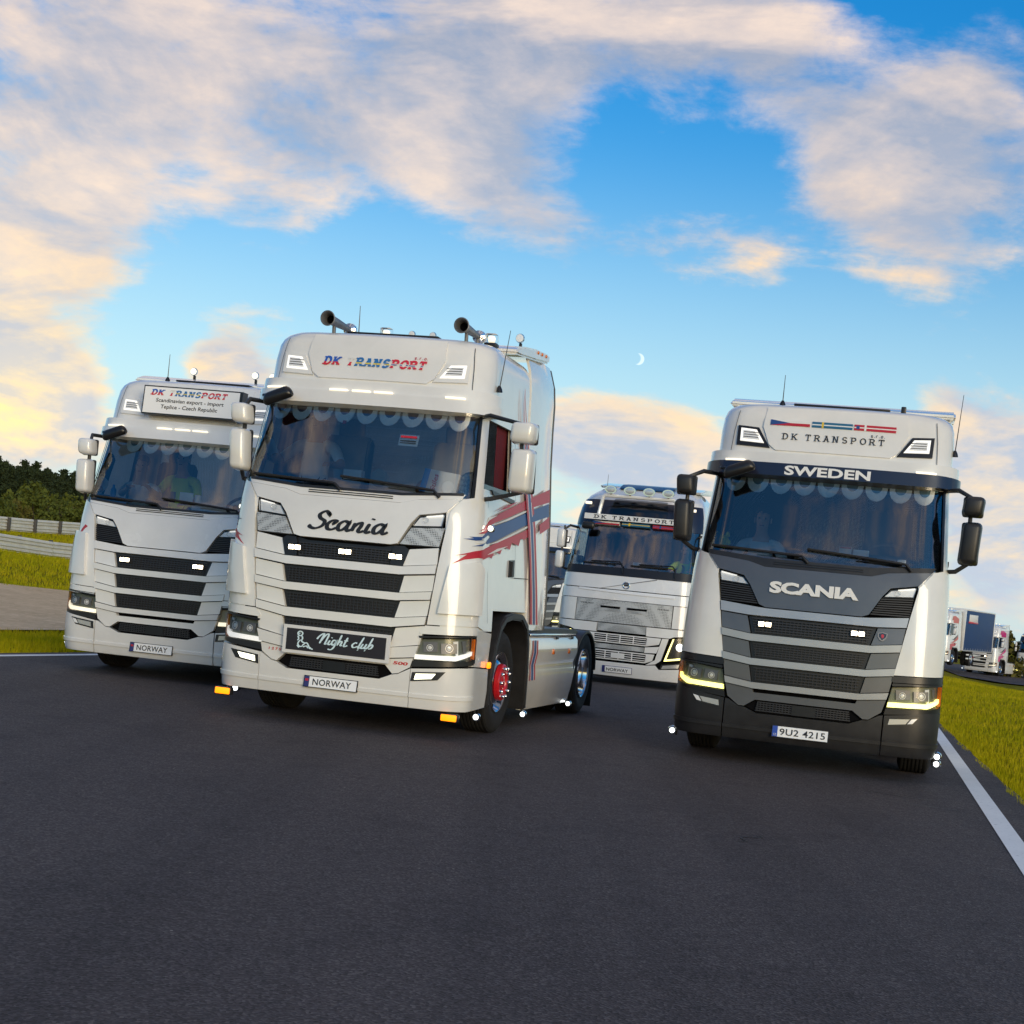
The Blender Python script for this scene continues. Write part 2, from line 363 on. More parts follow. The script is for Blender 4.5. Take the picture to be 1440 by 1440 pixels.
    def flat2d(s, name, V, F, off, m, par, thick=0):
        V = np.array(V, float); o = off if V.shape[1] == 2 else off + V[:, 2]
        return mk(name, (s.map(V[:, 0], V[:, 1], o if not np.isscalar(o) else np.full(len(V), o)), F), m, par, 30)
    def shell(s, qs, zs, off, skip=None):
        qs = list(qs); zs = list(zs); Q, Z = np.meshgrid(qs, zs); S = s.sq(Q, Z); P = s.map(S.ravel(), Z.ravel(), np.full(S.size, off)); n = len(qs); F = []
        for j in range(len(zs) - 1):
            for i in range(n - 1):
                if skip and skip((qs[i] + qs[i + 1]) / 2, (zs[j] + zs[j + 1]) / 2): continue
                F.append((j * n + i, j * n + i + 1, (j + 1) * n + i + 1, (j + 1) * n + i))
        return P, F
# ------------------------------------------------------------------ lettering
def fit(V, x0, x1, z0, z1, shear=0):
    V = np.array(V, float)
    if shear: V[:, 0] += V[:, 1] * shear
    a, b = V[:, :2].min(0), V[:, :2].max(0)
    V[:, 0] = x0 + (V[:, 0] - a[0]) / (b[0] - a[0]) * (x1 - x0); V[:, 1] = z0 + (V[:, 1] - a[1]) / (b[1] - a[1]) * (z1 - z0)
    return V
def glyphs(txt, bold=0., ext=0., space=1.):
    c = bpy.data.curves.new('t', 'FONT'); c.body = txt; c.offset = bold; c.space_character = space; c.resolution_u = 3; c.extrude = ext
    o = bpy.data.objects.new('t', c); COL.objects.link(o); bpy.context.view_layer.update()
    me = bpy.data.meshes.new_from_object(o.evaluated_get(bpy.context.evaluated_depsgraph_get()))
    V = [v.co[:] for v in me.vertices]; F = [tuple(p.vertices) for p in me.polygons]
    bpy.data.objects.remove(o); bpy.data.curves.remove(c); bpy.data.meshes.remove(me)
    return V, F
def ribbon(pts, w, z=0., V=None, F=None):
    pts = np.array(pts, float); n = len(pts); V = [] if V is None else V; F = [] if F is None else F; ws = w if hasattr(w, '__len__') else [w] * n
    cl = np.allclose(pts[0], pts[-1]) and n > 3; b = len(V)
    for i in range(n):
        p = pts[i]; a = pts[i - 1] if i else (pts[-2] if cl else p); c = pts[i + 1] if i < n - 1 else (pts[1] if cl else p)
        d1 = p - a; d2 = c - p
        if np.linalg.norm(d1) < 1e-9: d1 = d2
        if np.linalg.norm(d2) < 1e-9: d2 = d1
        d1 = d1 / np.linalg.norm(d1); d2 = d2 / np.linalg.norm(d2); t = d1 + d2; t = t / (np.linalg.norm(t) + 1e-9); nn = np.array([-t[1], t[0]])
        k = ws[i] / 2 / max(.55, float(np.dot(nn, [-d1[1], d1[0]])))
        V += [(*(p - nn * k), z), (*(p + nn * k), z)]
    for i in range(n - 1): F.append((b + 2 * i, b + 2 * i + 2, b + 2 * i + 3, b + 2 * i + 1))
    return V, F
def arc(cx, cy, rx, ry, a0, a1, n=12): return [(cx + rx * math.cos(R(a0 + (a1 - a0) * i / n)), cy + ry * math.sin(R(a0 + (a1 - a0) * i / n))) for i in range(n + 1)]
SLAB = {'D': [[(.12, 0), (.12, 1)], [(.12, .95)] + arc(.30, .5, .36, .45, 90, -90) + [(.12, .05)]], 'K': [[(.12, 0), (.12, 1)], [(.16, .40), (.62, .95)], [(.30, .56), (.66, .05)]],
        'T': [[(.36, 0), (.36, .9)], [(.04, .95), (.68, .95)]], 'R': [[(.12, 0), (.12, 1)], [(.12, .95)] + arc(.36, .72, .24, .23, 90, -90) + [(.12, .49)], [(.38, .48), (.66, .05)]],
        'A': [[(.10, .02), (.37, .96)], [(.37, .96), (.64, .02)], [(.19, .34), (.55, .34)]], 'N': [[(.12, 0), (.12, 1)], [(.14, .98), (.60, .02)], [(.62, 0), (.62, 1)]],
        'S': [arc(.38, .72, .24, .23, 20, 250, 10) + arc(.38, .27, .26, .23, 80, -160, 10)], 'P': [[(.12, 0), (.12, 1)], [(.12, .95)] + arc(.36, .70, .25, .25, 90, -90) + [(.12, .45)]],
        'O': [arc(.38, .5, .32, .45, 0, 360, 20)], 's': [arc(.38, .36, .2, .12, 20, 250, 8) + arc(.38, .13, .2, .12, 80, -160, 8)], 'r': [[(.2, 0), (.2, .5)], arc(.42, .3, .2, .18, 160, 60, 6)],
        'o': [arc(.38, .25, .25, .23, 0, 360, 14)], '.': [[(.15, 0), (.15, .12)]]}
SERIF = {'D': [(.06, 0), (.06, 1)], 'K': [(.12, 0), (.12, 1), (.64, 1), (.66, 0)], 'T': [(.36, 0)], 'R': [(.12, 0), (.06, 1), (.68, 0)], 'A': [(.10, 0), (.64, 0), (.32, 1)], 'N': [(.12, 0), (.06, 1), (.62, 1)], 'P': [(.14, 0), (.06, 1)]}
def slab(txt, w=.16, pitch=.92):
    """letters as (char, V, F)"""
    out = []; x = 0
    for ch in txt:
        if ch == ' ': x += .62; continue
        V = []; F = []
        for k, st in enumerate(SLAB[ch]): ribbon([(px + x, pz) for px, pz in st], w, .0005 * k, V, F)
        for k, (px, pz) in enumerate(SERIF.get(ch, [])):
            h = w * .62; zz = h / 2 if pz < .5 else 1 - h / 2
            ribbon([(x + px - .17, zz), (x + px + .17, zz)], h, .0022 + .0002 * k, V, F)
        if ch == 'T':
            for px in (.06, .66): ribbon([(x + px, .72), (x + px, .98)], .09, .003, V, F)
        out.append((ch, V, F)); x += pitch * (.5 if ch == '.' else 1)
    return out
def slab_on(sf, par, txt, x0, x1, z0, z1, off, mats, shear=0, w=.16, name='letter', pitch=.92):
    L = slab(txt, w, pitch); allv = np.array([v for _, V, _ in L for v in V])
    if shear: allv[:, 0] += allv[:, 1] * shear
    a, b = allv[:, :2].min(0), allv[:, :2].max(0); i = 0
    for ch, V, F in L:
        Q = allv[i:i + len(V)].copy(); i += len(V)
        Q[:, 0] = x0 + (Q[:, 0] - a[0]) / (b[0] - a[0]) * (x1 - x0); Q[:, 1] = z0 + (Q[:, 1] - a[1]) / (b[1] - a[1]) * (z1 - z0)
        k = mats if isinstance(mats, str) else mats.pop(0)
        sf.flat2d(name, Q, F, off, k, par)
def spline(pts, n=6):
    P = np.array([pts[0]] + list(pts) + [pts[-1]], float); out = []
    for i in range(1, len(P) - 2):
        for t in np.linspace(0, 1, n, endpoint=False):
            a, b, c, d = P[i - 1:i + 3]
            out.append(.5 * (2 * b + (c - a) * t + (2 * a - 5 * b + 4 * c - d) * t * t + (3 * b - a - 3 * c + d) * t ** 3))
    return np.array(out + [P[-2]])
def script(strokes, w, cal=.55, V=None, F=None):      # pen strokes, thick on the downstroke
    V = []; F = []
    for k, st in enumerate(strokes):
        p = spline(st); d = np.gradient(p, axis=0); an = np.arctan2(d[:, 1], d[:, 0]); ws = w * (1 - cal + cal * np.abs(np.sin(an - .35)))
        ws[0] *= .5; ws[-1] *= .5
        ribbon(p, list(ws), .0005 * k, V, F)
    return V, F
class Flat(Surf):           # a plain upright sheet facing -Y, for signs: s -> x
    def __init__(s, x=0, y=0, z=0, tilt=0): s.o = np.array([x, y, z]); s.t = tilt
    def pt(s, S, z): S = np.asarray(S, float); z = np.asarray(z, float); return np.stack([s.o[0] + S, s.o[1] + 0 * S + s.t * z, s.o[2] + z], -1)
    def nrm(s, S, z): S = np.asarray(S, float); return np.stack([0 * S, 0 * S - 1., 0 * S], -1)
# ------------------------------------------------------------------ wheels
def wheel(par, x, y, side, kind, r=.515):
    """wheel > tyre, rim (> wheel_nut), hub_cover; one steered single or one driven twin"""
    w = mk('wheel', lathe([(side * .02, .30), (side * -.20, .30), (side * -.24, .12), (side * -.24, .0)], 32), 'dull_metal', par, loc=(x, y, r))
    def tyre(x0, wd):
        k = r / .515; p = [(x0 - wd / 2 + .02, .30), (x0 - wd / 2, .36), (x0 - wd / 2 - .012, .43), (x0 - wd / 2 + .01, .487), (x0 - wd / 2 + .03, .502)]
        for i in range(-3, 4):       # circumferential grooves
            c = x0 + i * wd / 8; p += [(c - .012, .515 - abs(i) * .0015), (c + .006, .515 - abs(i) * .0015), (c + .008, .503), (c + .015, .503)]
        p += [(x0 + wd / 2 - .03, .502), (x0 + wd / 2 - .01, .487), (x0 + wd / 2 + .012, .43), (x0 + wd / 2, .36), (x0 + wd / 2 - .02, .30)]
        return lathe([(a, b * k) for a, b in p], 48)
    if kind == 'front':
        mk('tyre', tyre(side * -.13, .30), 'rubber', w)
        b = lathe([(side * a, q) for a, q in [(.0, .305), (.012, .30), (.0, .285), (-.03, .272), (-.045, .25), (-.005, .20), (.012, .17), (.012, .0)]], 40)
        rim = mk('rim', b, 'chrome', w)
        for k in range(10):
            a = 2 * math.pi * (k + .5) / 10
            mk('hand_hole', lathe([(side * -.028, .0), (side * -.028, .026)], 12, at((0, .232 * math.cos(a), .232 * math.sin(a)))), 'void', rim)
        return w, rim
    for x0 in (side * -.13, side * -.47): mk('tyre', tyre(x0, .28), 'rubber', w)
    b = lathe([(side * a, q) for a, q in [(.0, .305), (.012, .30), (.0, .285), (-.06, .275), (-.14, .262), (-.17, .24), (-.175, .18), (-.13, .165), (-.10, .15), (-.09, .0)]], 40)
    rim = mk('rim', b, 'chrome', w)
    for k in range(10):
        a = 2 * math.pi * k / 10; mk('wheel_nut', lathe([(side * -.175, .014), (side * -.14, .014), (side * -.13, .008), (side * -.13, 0)], 8, at((0, .21 * math.cos(a), .21 * math.sin(a)))), 'chrome', rim)
    return w, rim
def red_hub(rim, side):
    # a protective ring with a bolt circle standing proud of the front rim
    h = mk('hub_ring', lathe([(side * a, q) for a, q in [(.01, .185), (.05, .182), (.062, .17), (.062, .115), (.05, .105), (.03, .10), (.03, .07), (.055, .065), (.06, .05), (.06, 0)]], 36), 'red_paint', rim)
    for k in range(10):
        a = 2 * math.pi * k / 10
        b = lathe([(side * .06, .017), (side * .085, .017), (side * .095, .010), (side * .095, 0)], 8, at((0, .145 * math.cos(a), .145 * math.sin(a))))
        mk('wheel_nut', b, 'chrome', rim)
def plain_nuts(rim, side):
    mk('hub_cap', lathe([(side * .01, .12), (side * .05, .115), (side * .065, .09), (side * .065, 0)], 28), 'chrome', rim)
    for k in range(10):
        a = 2 * math.pi * k / 10
        mk('wheel_nut', lathe([(side * .01, .015), (side * .05, .015), (side * .055, 0)], 8, at((0, .155 * math.cos(a), .155 * math.sin(a)))), 'chrome', rim)
# ------------------------------------------------------------------ cabs
SROWS = [(.2, .07, 1.215, .30), (.30, .02, 1.24, .30), (.5, 0, 1.245, .30), (.9, .005, 1.245, .31), (1.3, .03, 1.24, .32), (1.85, .11, 1.22, .32), (2.0, .15, 1.205, .31), (2.4, .30, 1.178, .30),
         (2.78, .44, 1.15, .28), (2.95, .48, 1.15, .28), (3.05, .50, 1.15, .30), (3.25, .57, 1.15, .28), (3.40, .62, 1.14, .29), (3.47, .66, 1.12, .30), (3.515, .705, 1.09, .31), (3.55, .765, 1.05, .33), (3.57, .84, .99, .36), (3.58, .94, .91, .38)]
def grille_bars(poly, n, vstep, inset=.012, bw=.0055, diag=False):
    """thin bars filling a four-sided opening (corners: top-left, top-right, bottom-right, bottom-left)"""
    tl, tr, br, bl = [np.array(p, float) for p in poly]; q = []
    for i in range(n):
        t = (i + .5) / n; a = bl + (tl - bl) * t; b = br + (tr - br) * t
        q.append([(a[0] + inset, a[1] - bw), (b[0] - inset, b[1] - bw), (b[0] - inset, b[1] + bw), (a[0] + inset, a[1] + bw)])
    x0 = max(tl[0], bl[0]) + inset; x1 = min(tr[0], br[0]) - inset; x = x0; z0 = max(bl[1], br[1]) + .004; z1 = min(tl[1], tr[1]) - .004
    while vstep and x < x1:
        q.append([(x - .003, z0), (x + .003, z0), (x + .003, z1), (x - .003, z1)]); x += vstep
    return q
def seam(sf, par, pts, w=.007, off=.002, name='panel_gap', m='void'):
    V, F = ribbon(pts, w); V = np.array(V)[:, :2]
    d = []
    return sf.flat2d(name, V, F, off, m, par)
def dense(pts, st=.05):
    out = []
    for a, b in zip(pts, pts[1:]):
        a = np.array(a); b = np.array(b); n = max(1, int(np.linalg.norm(b - a) / st))
        out += [tuple(a + (b - a) * i / n) for i in range(n)]
    return out + [tuple(pts[-1])]
def mirror_arm(par, pal, sf, dz, sg, dx=0., mw=1.):
    """door mirror > glass, cover plates; two housings on two arms"""
    m = pal['mirror']; x = sg * 1.365 + dx; y = .33
    mm = mk('door_mirror', tube([(sg * 1.10, .62, 2.80 + dz), (sg * 1.22, .46, 2.80 + dz), (sg * 1.34 + dx, .36, 2.73 + dz), (sg * 1.355 + dx, .38, 2.10 + dz), (sg * 1.26, .50, 2.03 + dz), (sg * 1.16, .56, 2.02 + dz)], .022), 'black_plastic', par)
    for (z0, z1, wd) in ((2.545, 2.745, .20), (2.09, 2.505, .185)):
        b = bmesh.new(); h = z1 - z0
        wd *= mw; rbox((0, 0, 0), (wd, .20, h), .05, 3, b)
        for v in b.verts:
            if v.co.y < 0: v.co.x *= .86; v.co.z *= .94
            v.co.x += sg * .02 * (v.co.z / h); v.co += Vector((x, y, (z0 + z1) / 2 + dz))
        mk('mirror_housing', b, m, mm)
        mk('mirror_back', rbox((x, y + .085, (z0 + z1) / 2 + dz), (wd * .97, .05, h * .97), .02), 'black_plastic', mm)
        mk('mirror_glass', rbox((x, y + .112, (z0 + z1) / 2 + dz), (wd * .85, .008, h * .88), .003), 'chrome', mm)
    return mm
def lamp_pod(sf, par, poly, pal, z0):
    pass
def seat(par, x, y, z, m):
    s = mk('seat', prism_yz([(y - .42, z - .02), (y - .40, z + .10), (y + .05, z + .06), (y + .22, z + .78), (y + .12, z + .86), (y + .05, z + .80), (y - .10, z + .16), (y + .12, z - .10), (y - .40, z - .10)][::-1], x - .24, x + .24, .03), m, par)
    mk('headrest', rbox((x, y + .15, z + .92), (.28, .10, .20), .04, 3), m, s)
def scania(pal, loc, yaw, dz, opt):
    """a tractor unit built from panels that lie on the skin of the cab"""
    global LEAN
    LEAN = opt.get('lean', 0.)
    T = empty('truck', (loc[0], loc[1], 0), -R(yaw)); sf = Surf(SROWS, 2.2, dz); Z = lambda z: z + dz; tall = dz > 0
    B = pal['body']
    zz = [1.02, 1.22, 1.34, 1.5, 1.68, 1.85, 2.0, 2.12, 2.25, 2.4, 2.55, 2.68, 2.79, 2.87, 2.95, 3.05, 3.15, 3.25, 3.33, 3.40, 3.44, 3.47, 3.495, 3.515, 3.535, 3.55, 3.562, 3.572, 3.58]
    zz = [z if z < 1.35 else z + dz for z in zz]
    half = [0, .15, .3, .45, .6, .75, .9, 1.0, 1.08, 1.16, 1.25, 1.34, 1.45, 1.56, 1.64, 1.72, 1.82, 1.9, 2.0, 2.1, 2.2, 2.29, 2.42, 2.55, 2.7, 2.85, 3.0]
    qs = [-q for q in half[:0:-1]] + half
    def skip(q, z):
        q = abs(q); zr = z - dz if z > 1.3 else z
        return (q < 1.56 and 2.0 < zr < 2.80) or (1.9 < q < 2.55 and 2.12 < zr < 2.79) or (q < 1.0 and zr < 2.0) or (q > 2.29 and z < 1.22)
    Pn, F = sf.shell(qs, zz, -.012, skip); n = len(qs)
    top = (len(zz) - 1) * n
    F = list(F) + [tuple(top + i for i in range(n))] + [tuple([j * n + n - 1 for j in range(len(zz))] + [j * n for j in range(len(zz) - 1, -1, -1)])]
    body = mk('cab_body', (Pn, F), B, T, 32)
    lz = [z for z in zz if 1.8 < z - dz < 3.4]
    Pn, F = sf.shell(qs, lz, -.05, lambda q, z: skip(q, z) or (abs(q) < 1.56 and z - dz < 2.8)); n = len(qs)
    F = list(F) + [tuple([j * n + n - 1 for j in range(len(lz))] + [j * n for j in range(len(lz) - 1, -1, -1)]), tuple((len(lz) - 1) * n + i for i in range(n))]
    mk('cab_lining', (Pn, F), pal.get('lining', 'lining'), T)
    Pn, F = sf.shell([q / 10 for q in range(-13, 14)], [.34, .5, .7, .9, 1.1, 1.3, 1.5, 1.7, 1.9 + dz, 1.99 + dz], -.075); mk('front_backing', (Pn, F), 'void', T)
    # ---- glass
    def gl(name, q0, q1, z0, z1, off, m, nq=14, nz=10):
        Pn, F = sf.shell(np.linspace(q0, q1, nq), np.linspace(z0, z1, nz), off); return mk(name, (Pn, F), m, T)
    ws = gl('windshield', -1.57, 1.57, Z(1.96), Z(2.82), -.008, 'glass', 31, 12)
    for sg in (1, -1):
        gl('windshield_seal', sg * 1.50, sg * 1.585, Z(2.0), Z(2.80), .001, 'satin_black', 4, 10)
    if not opt.get('open_window'): gl('side_window', 1.88, 2.57, Z(2.10), Z(2.80), -.02, 'glass_dark')
    else: gl('side_window', 1.88, 2.57, Z(2.10), Z(2.17), -.02, 'glass_dark')
    gl('side_window', -2.57, -1.88, Z(2.10), Z(2.80), -.02, 'glass_dark')
    # ---- bonnet, cowl and the small upper lamps
    hood = [(1.06, 1.985), (.66, 1.945), (.50, 1.90), (-.50, 1.90), (-.66, 1.945), (-1.06, 1.985), (-.965, 1.875), (-.945, 1.85), (-.69, 1.805), (-.62, 1.72), (-.515, 1.54), (-.45, 1.515), (.45, 1.515), (.515, 1.54), (.62, 1.72), (.69, 1.805), (.945, 1.85), (.965, 1.875)]
    hz = (lambda z: z + dz) if not tall else (lambda z: z + dz if z > 1.56 else 1.745 + (z - 1.515) * .6)
    hd = sf.patch('bonnet', [(x, hz(z)) for x, z in hood], -.06, .006, pal['hood'], T, .012)
    sf.patch('cowl', [(-1.10, Z(2.035)), (-1.07, Z(1.99)), (-.665, Z(1.95)), (-.505, Z(1.905)), (.505, Z(1.905)), (.665, Z(1.95)), (1.07, Z(1.99)), (1.10, Z(2.035)), (.5, Z(1.985)), (-.5, Z(1.985))], -.05, -.001, pal.get('cowl', 'black_plastic'), T, .004)
    if pal.get('cowl'): sf.patch('cowl_strip', [(-1.08, Z(2.045)), (-.5, Z(1.998)), (.5, Z(1.998)), (1.08, Z(2.045)), (1.08, Z(2.02)), (.5, Z(1.972)), (-.5, Z(1.972)), (-1.08, Z(2.02))], -.03, .004, 'black_plastic', T, .003)
    for k in (0, 1):
        q = [(-.46, 1.935), (.46, 1.935)]; zc = Z(1.955 - .02 * k); sf.prisms('cowl_rib', [[(-.42, zc - .004), (.42, zc - .004), (.42, zc + .004), (-.42, zc + .004)]], -.001, .006, 'satin_black', T)
    lampz = (lambda z: z + dz); lt = .022 if tall else 0.
    for sg in (1, -1):
        L = sf.patch('upper_lamp', [(sg * x, lampz(z)) for x, z in [(.935, 1.838), (.69, 1.792), (.63, 1.715 - lt), (.912, 1.737 - lt)]], -.06, -.035, 'lamp_house', T)
        sf.patch('lamp_lens', [(sg * x, lampz(z)) for x, z in [(.932, 1.834), (.692, 1.789), (.636, 1.719 - lt), (.910, 1.741 - lt)]], -.02, .004, 'lens', L, .004)
        sf.patch('lamp_reflector', [(sg * x, lampz(z)) for x, z in [(.925, 1.826), (.70, 1.782), (.645, 1.726 - lt), (.905, 1.745 - lt)]], -.034, -.018, 'reflector', L, .004)
        sf.patch('lamp_light', [(sg * x, lampz(z)) for x, z in [(.915, 1.828), (.76, 1.80), (.755, 1.788), (.912, 1.812)]], -.012, -.006, 'drl_soft', L, 0)
        b = lathe([(0, .0), (0, .026), (.012, .028), (.018, .02)], 14, at(tuple(sf.map(sg * .76, lampz(1.765), -.008)), 'y', Matrix.Rotation(R(180), 4, 'Z')))
        mk('lamp_bulb', b, 'lens', L)
        if tall: pm = [(.628, 1.915), (.94, 1.94), (.905, 1.765), (.535, 1.757)]
        else: pm = [(.62, 1.708), (.912, 1.728), (.888, 1.548), (.525, 1.54)]
        if pal['lampmesh'] == 'perforated':
            sf.patch('lamp_grille', [(sg * x, z) for x, z in pm], -.06, -.004, 'perforated', T, .006)
        else:
            g = sf.patch('lamp_grille', [(sg * x, z) for x, z in pm], -.07, -.035, 'void', T, 0)
            qq = [(sg * x, z) for x, z in (pm[0], pm[1], pm[2], pm[3])]
            if sg < 0: qq = [qq[1], qq[0], qq[3], qq[2]]
            o = sf.prisms('grille_louvre', grille_bars(qq, 8, 0, .0), -.03, -.01, 'mesh_black', g); o['kind'] = 'stuff'
    # ---- main grille: each blade is a part, the dark openings between them carry louvres
    if not tall:
        ops = [[(.602, 1.425), (.555, 1.256)], [(.568, 1.18), (.53, 1.026)], [(.54, .953), (.505, .797)]]
        blades = [[(.882, 1.54), (.53, 1.508), (.43, 1.502), (.56, 1.428), (.60, 1.428), (.868, 1.447)], [(.845, 1.285), (.56, 1.25), (.56, 1.183), (.832, 1.215)],
                  [(.81, 1.06), (.535, 1.02), (.535, .957), (.798, .99)], [(.768, .828), (.507, .793), (.487, .735), (.753, .765)]]
        sides = [[(.612, 1.42), (.866, 1.44), (.846, 1.292), (.565, 1.257)], [(.574, 1.176), (.831, 1.208), (.812, 1.067), (.538, 1.027)], [(.546, .95), (.797, .983), (.77, .835), (.512, .80)]]
    else:
        ops = [[(.62, 1.735), (.575, 1.555)], [(.60, 1.47), (.563, 1.312)], [(.58, 1.232), (.535, 1.078)], [(.557, .985), (.52, .80)]]
        blades = [[(.905, 1.592), (.58, 1.55), (.56, 1.475), (.895, 1.51)], [(.878, 1.345), (.57, 1.307), (.55, 1.237), (.868, 1.272)], [(.846, 1.115), (.54, 1.073), (.525, .99), (.835, 1.04)], [(.80, .845), (.52, .80), (.487, .70), (.765, .735)]]
        sides = [[(.634, 1.715), (.905, 1.752), (.905, 1.60), (.587, 1.56)], [(.607, 1.468), (.893, 1.50), (.880, 1.352), (.572, 1.313)], [(.587, 1.232), (.866, 1.265), (.848, 1.122), (.545, 1.08)], [(.563, .985), (.833, 1.03), (.803, .853), (.526, .805)]]
    for i, (a, b_) in enumerate(ops):
        if tall and i == 0: poly = [(-.63, 1.71), (-.585, 1.74), (-.46, 1.735), (-.37, 1.718), (.37, 1.718), (.46, 1.735), (.585, 1.74), (.63, 1.71), (.585, 1.552), (-.585, 1.552)]
        else: poly = [(-a[0], a[1]), (a[0], a[1]), (b_[0], b_[1]), (-b_[0], b_[1])]
        g = sf.patch('grille_opening', poly, -.07, -.03, 'satin_black', T, .0)
        box = [(-a[0] + .02, a[1] - .01), (a[0] - .02, a[1] - .01), (b_[0] - .02, b_[1] + .01), (-b_[0] + .02, b_[1] + .01)]
        if tall and i == 0: box = [(-.47, 1.70), (.47, 1.70), (.46, 1.565), (-.46, 1.565)]
        o = sf.prisms('grille_louvre', grille_bars(box, 6 if i < 2 else 5, .036, .012), -.028, -.008, 'mesh_black', g); o['kind'] = 'stuff'
        if tall and i == 0: # smooth dark surround
            sf.patch('grille_surround', [(-.63, 1.71), (-.585, 1.74), (-.49, 1.737), (-.475, 1.70), (-.465, 1.56), (-.585, 1.552)], -.03, .004, 'satin_black', T, .006)
            sf.patch('grille_surround', [(.63, 1.71), (.585, 1.74), (.49, 1.737), (.475, 1.70), (.465, 1.56), (.585, 1.552)], -.03, .004, 'satin_black', T, .006)
    for i, p in enumerate(blades):
        h = len(p) // 2; tp, bt = p[:h], p[h:]; full = tp + [(-x, z) for x, z in tp[::-1]] + [(-x, z) for x, z in bt[::-1]] + bt
        sf.patch('grille_blade', full, -.07, .022, pal['slat'], T, .014)
    for p in sides: sf.pair('grille_side_panel', p, -.06, -.004, pal['side'], T, .012)
    if not tall:
        low = [(.753, .758), (.49, .727), (.477, .697), (-.477, .697), (-.49, .727), (-.753, .758), (-.72, .64), (-.61, .562), (-.555, .56), (-.455, .63), (.455, .63), (.555, .56), (.61, .562), (.72, .64)]
    else:
        low = [(.757, .725), (.48, .69), (-.48, .69), (-.757, .725), (-.735, .64), (-.63, .575), (-.575, .565), (-.50, .64), (.50, .64), (.575, .565), (.63, .575), (.735, .64)]
    sf.patch('lower_panel', low, -.06, .002, pal['low'], T, .01)
    li = [(-.45, .625), (.45, .625), (.545, .557), (.43, .51), (-.43, .51), (-.545, .557)] if not tall else [(-.49, .637), (.49, .637), (.565, .56), (.46, .512), (-.46, .512), (-.565, .56)]
    g = sf.patch('lower_intake', li, -.07, -.03, 'void', T, 0)
    sf.prisms('intake_mesh', grille_bars([(-.44, .62), (.44, .62), (.46, .52), (-.46, .52)], 5, .03), -.025, -.008, 'mesh_black', g)['kind'] = 'stuff'
    sf.patch('radar_cover', [(-.10, .615), (.12, .615), (.12, .52), (-.10, .52)], -.03, -.002, 'satin_black', T, .008)
    # ---- bumper
    bz = .245 if not tall else .275
    cen = [(-.737, .615), (-.70, .607), (-.605, .553), (-.55, .55), (-.43, .503), (.43, .503), (.55, .55), (.605, .553), (.70, .607), (.737, .615), (.737, bz), (-.737, bz)]
    if tall: cen = [(-.745, .63), (-.63, .567), (-.575, .557), (-.46, .505), (.46, .505), (.575, .557), (.63, .567), (.745, .63), (.745, bz), (-.745, bz)]
    sf.patch('bumper', cen, -.07, .012, pal['bumper'], T, .012)
    sf.patch('bumper_lip', [(-.74, bz + .13), (.74, bz + .13), (.74, bz + .095), (-.74, bz + .095)], .0, .022, pal['bumper'], T, .012)
    for sg in (1, -1):
        ye = 1.93
        c = [(.75, .63 if tall else .615), (1.18, .672), (1.42, .68), (ye - .05, .66), (ye - .02, .45), (ye - .06, bz + .02), (1.30, bz), (.75, bz)]
        sf.patch('bumper_corner', [(sg * x, z) for x, z in c], -.07, .012, pal['bumper'], T, .012)
        sf.patch('bumper_lip', [(sg * x, z) for x, z in [(.75, bz + .13), (1.45, bz + .14), (1.45, bz + .10), (.75, bz + .095)]], .0, .022, pal['bumper'], T, .012)
        # fog lamp
        fg = [(.765, .60), (1.07, .63), (1.005, .548), (.755, .515)]
        fo = sf.patch('fog_lamp', [(sg * x, z) for x, z in fg], -.0, .015, 'lamp_house', T, .005)
        lit = pal['fog']
        sf.patch('fog_light', [(sg * x, z) for x, z in ([(.80, .588), (.985, .605), (.95, .556), (.79, .535)])], .014, .02, lit, fo, .003)
        if lit == 'fog_off': sf.patch('fog_light', [(sg * x, z) for x, z in ([(1.0, .606), (1.05, .616), (1.01, .565), (.965, .558)])], .014, .02, 'reflector', fo, .003)
        # headlamp: dark house, two projectors, light strip, clear cover
        hl = [(.80, .885), (1.02, .908), (1.36, .93), (1.375, .735), (1.15, .712), (.765, .69)]
        if tall: hl = [(x, z + .022) for x, z in hl]
        o = .022 if tall else 0
        h = sf.patch('headlamp', [(sg * x, z) for x, z in hl], -.06, -.04, 'lamp_inside', T, .004)
        sf.patch('headlamp_surround', [(sg * x, z + o) for x, z in [(.79, .915), (1.4, .955), (1.42, .70), (1.40, .70), (1.385, .94), (1.02, .918), (.80, .895)]], -.03, .008, 'satin_black', T, .003)
        sf.patch('headlamp_surround', [(sg * x, z + o) for x, z in [(.755, .68), (.77, .685), (1.15, .705), (1.40, .73), (1.40, .685), (.745, .625)]], -.03, .006, 'satin_black' if not opt.get('white_face') else 'lamp_house', T, .003)
        for x0_, x1_ in ((.835, .965), (1.0, 1.16)):
            md_ = sf.patch('lamp_module', [(sg * x0_, .862 + o), (sg * x1_, .872 + o), (sg * (x1_ + .01), .785 + o), (sg * (x0_ + .01), .768 + o)], -.04, -.018, 'dull_metal', h, .012)
        for cx, cz, cr in ((.90, .815, .030), (1.085, .825, .036)):
            nn = sf.map(sg * cx, cz + o, -.025); dr = Vector(sf.nrm(sg * cx, cz + o)); M = Matrix.Translation(nn) @ dr.to_track_quat('X', 'Z').to_matrix().to_4x4()
            mk('projector', lathe([(-.02, cr * 1.1), (.012, cr * 1.05), (.012, cr * .9), (-.005, cr * .82), (.008, cr * .6), (.014, 0)], 20, M), 'reflector', h)
        for k in range(5):
            x = .82 + k * .10; sf.patch('reflector_fin', [(sg * x, .865 + o + k * .008), (sg * (x + .055), .872 + o + k * .008), (sg * (x + .075), .74 + o), (sg * (x + .055), .735 + o)], -.04, -.028, 'reflector' if k % 2 else 'dull_metal', h, .004) if k > 2 else None
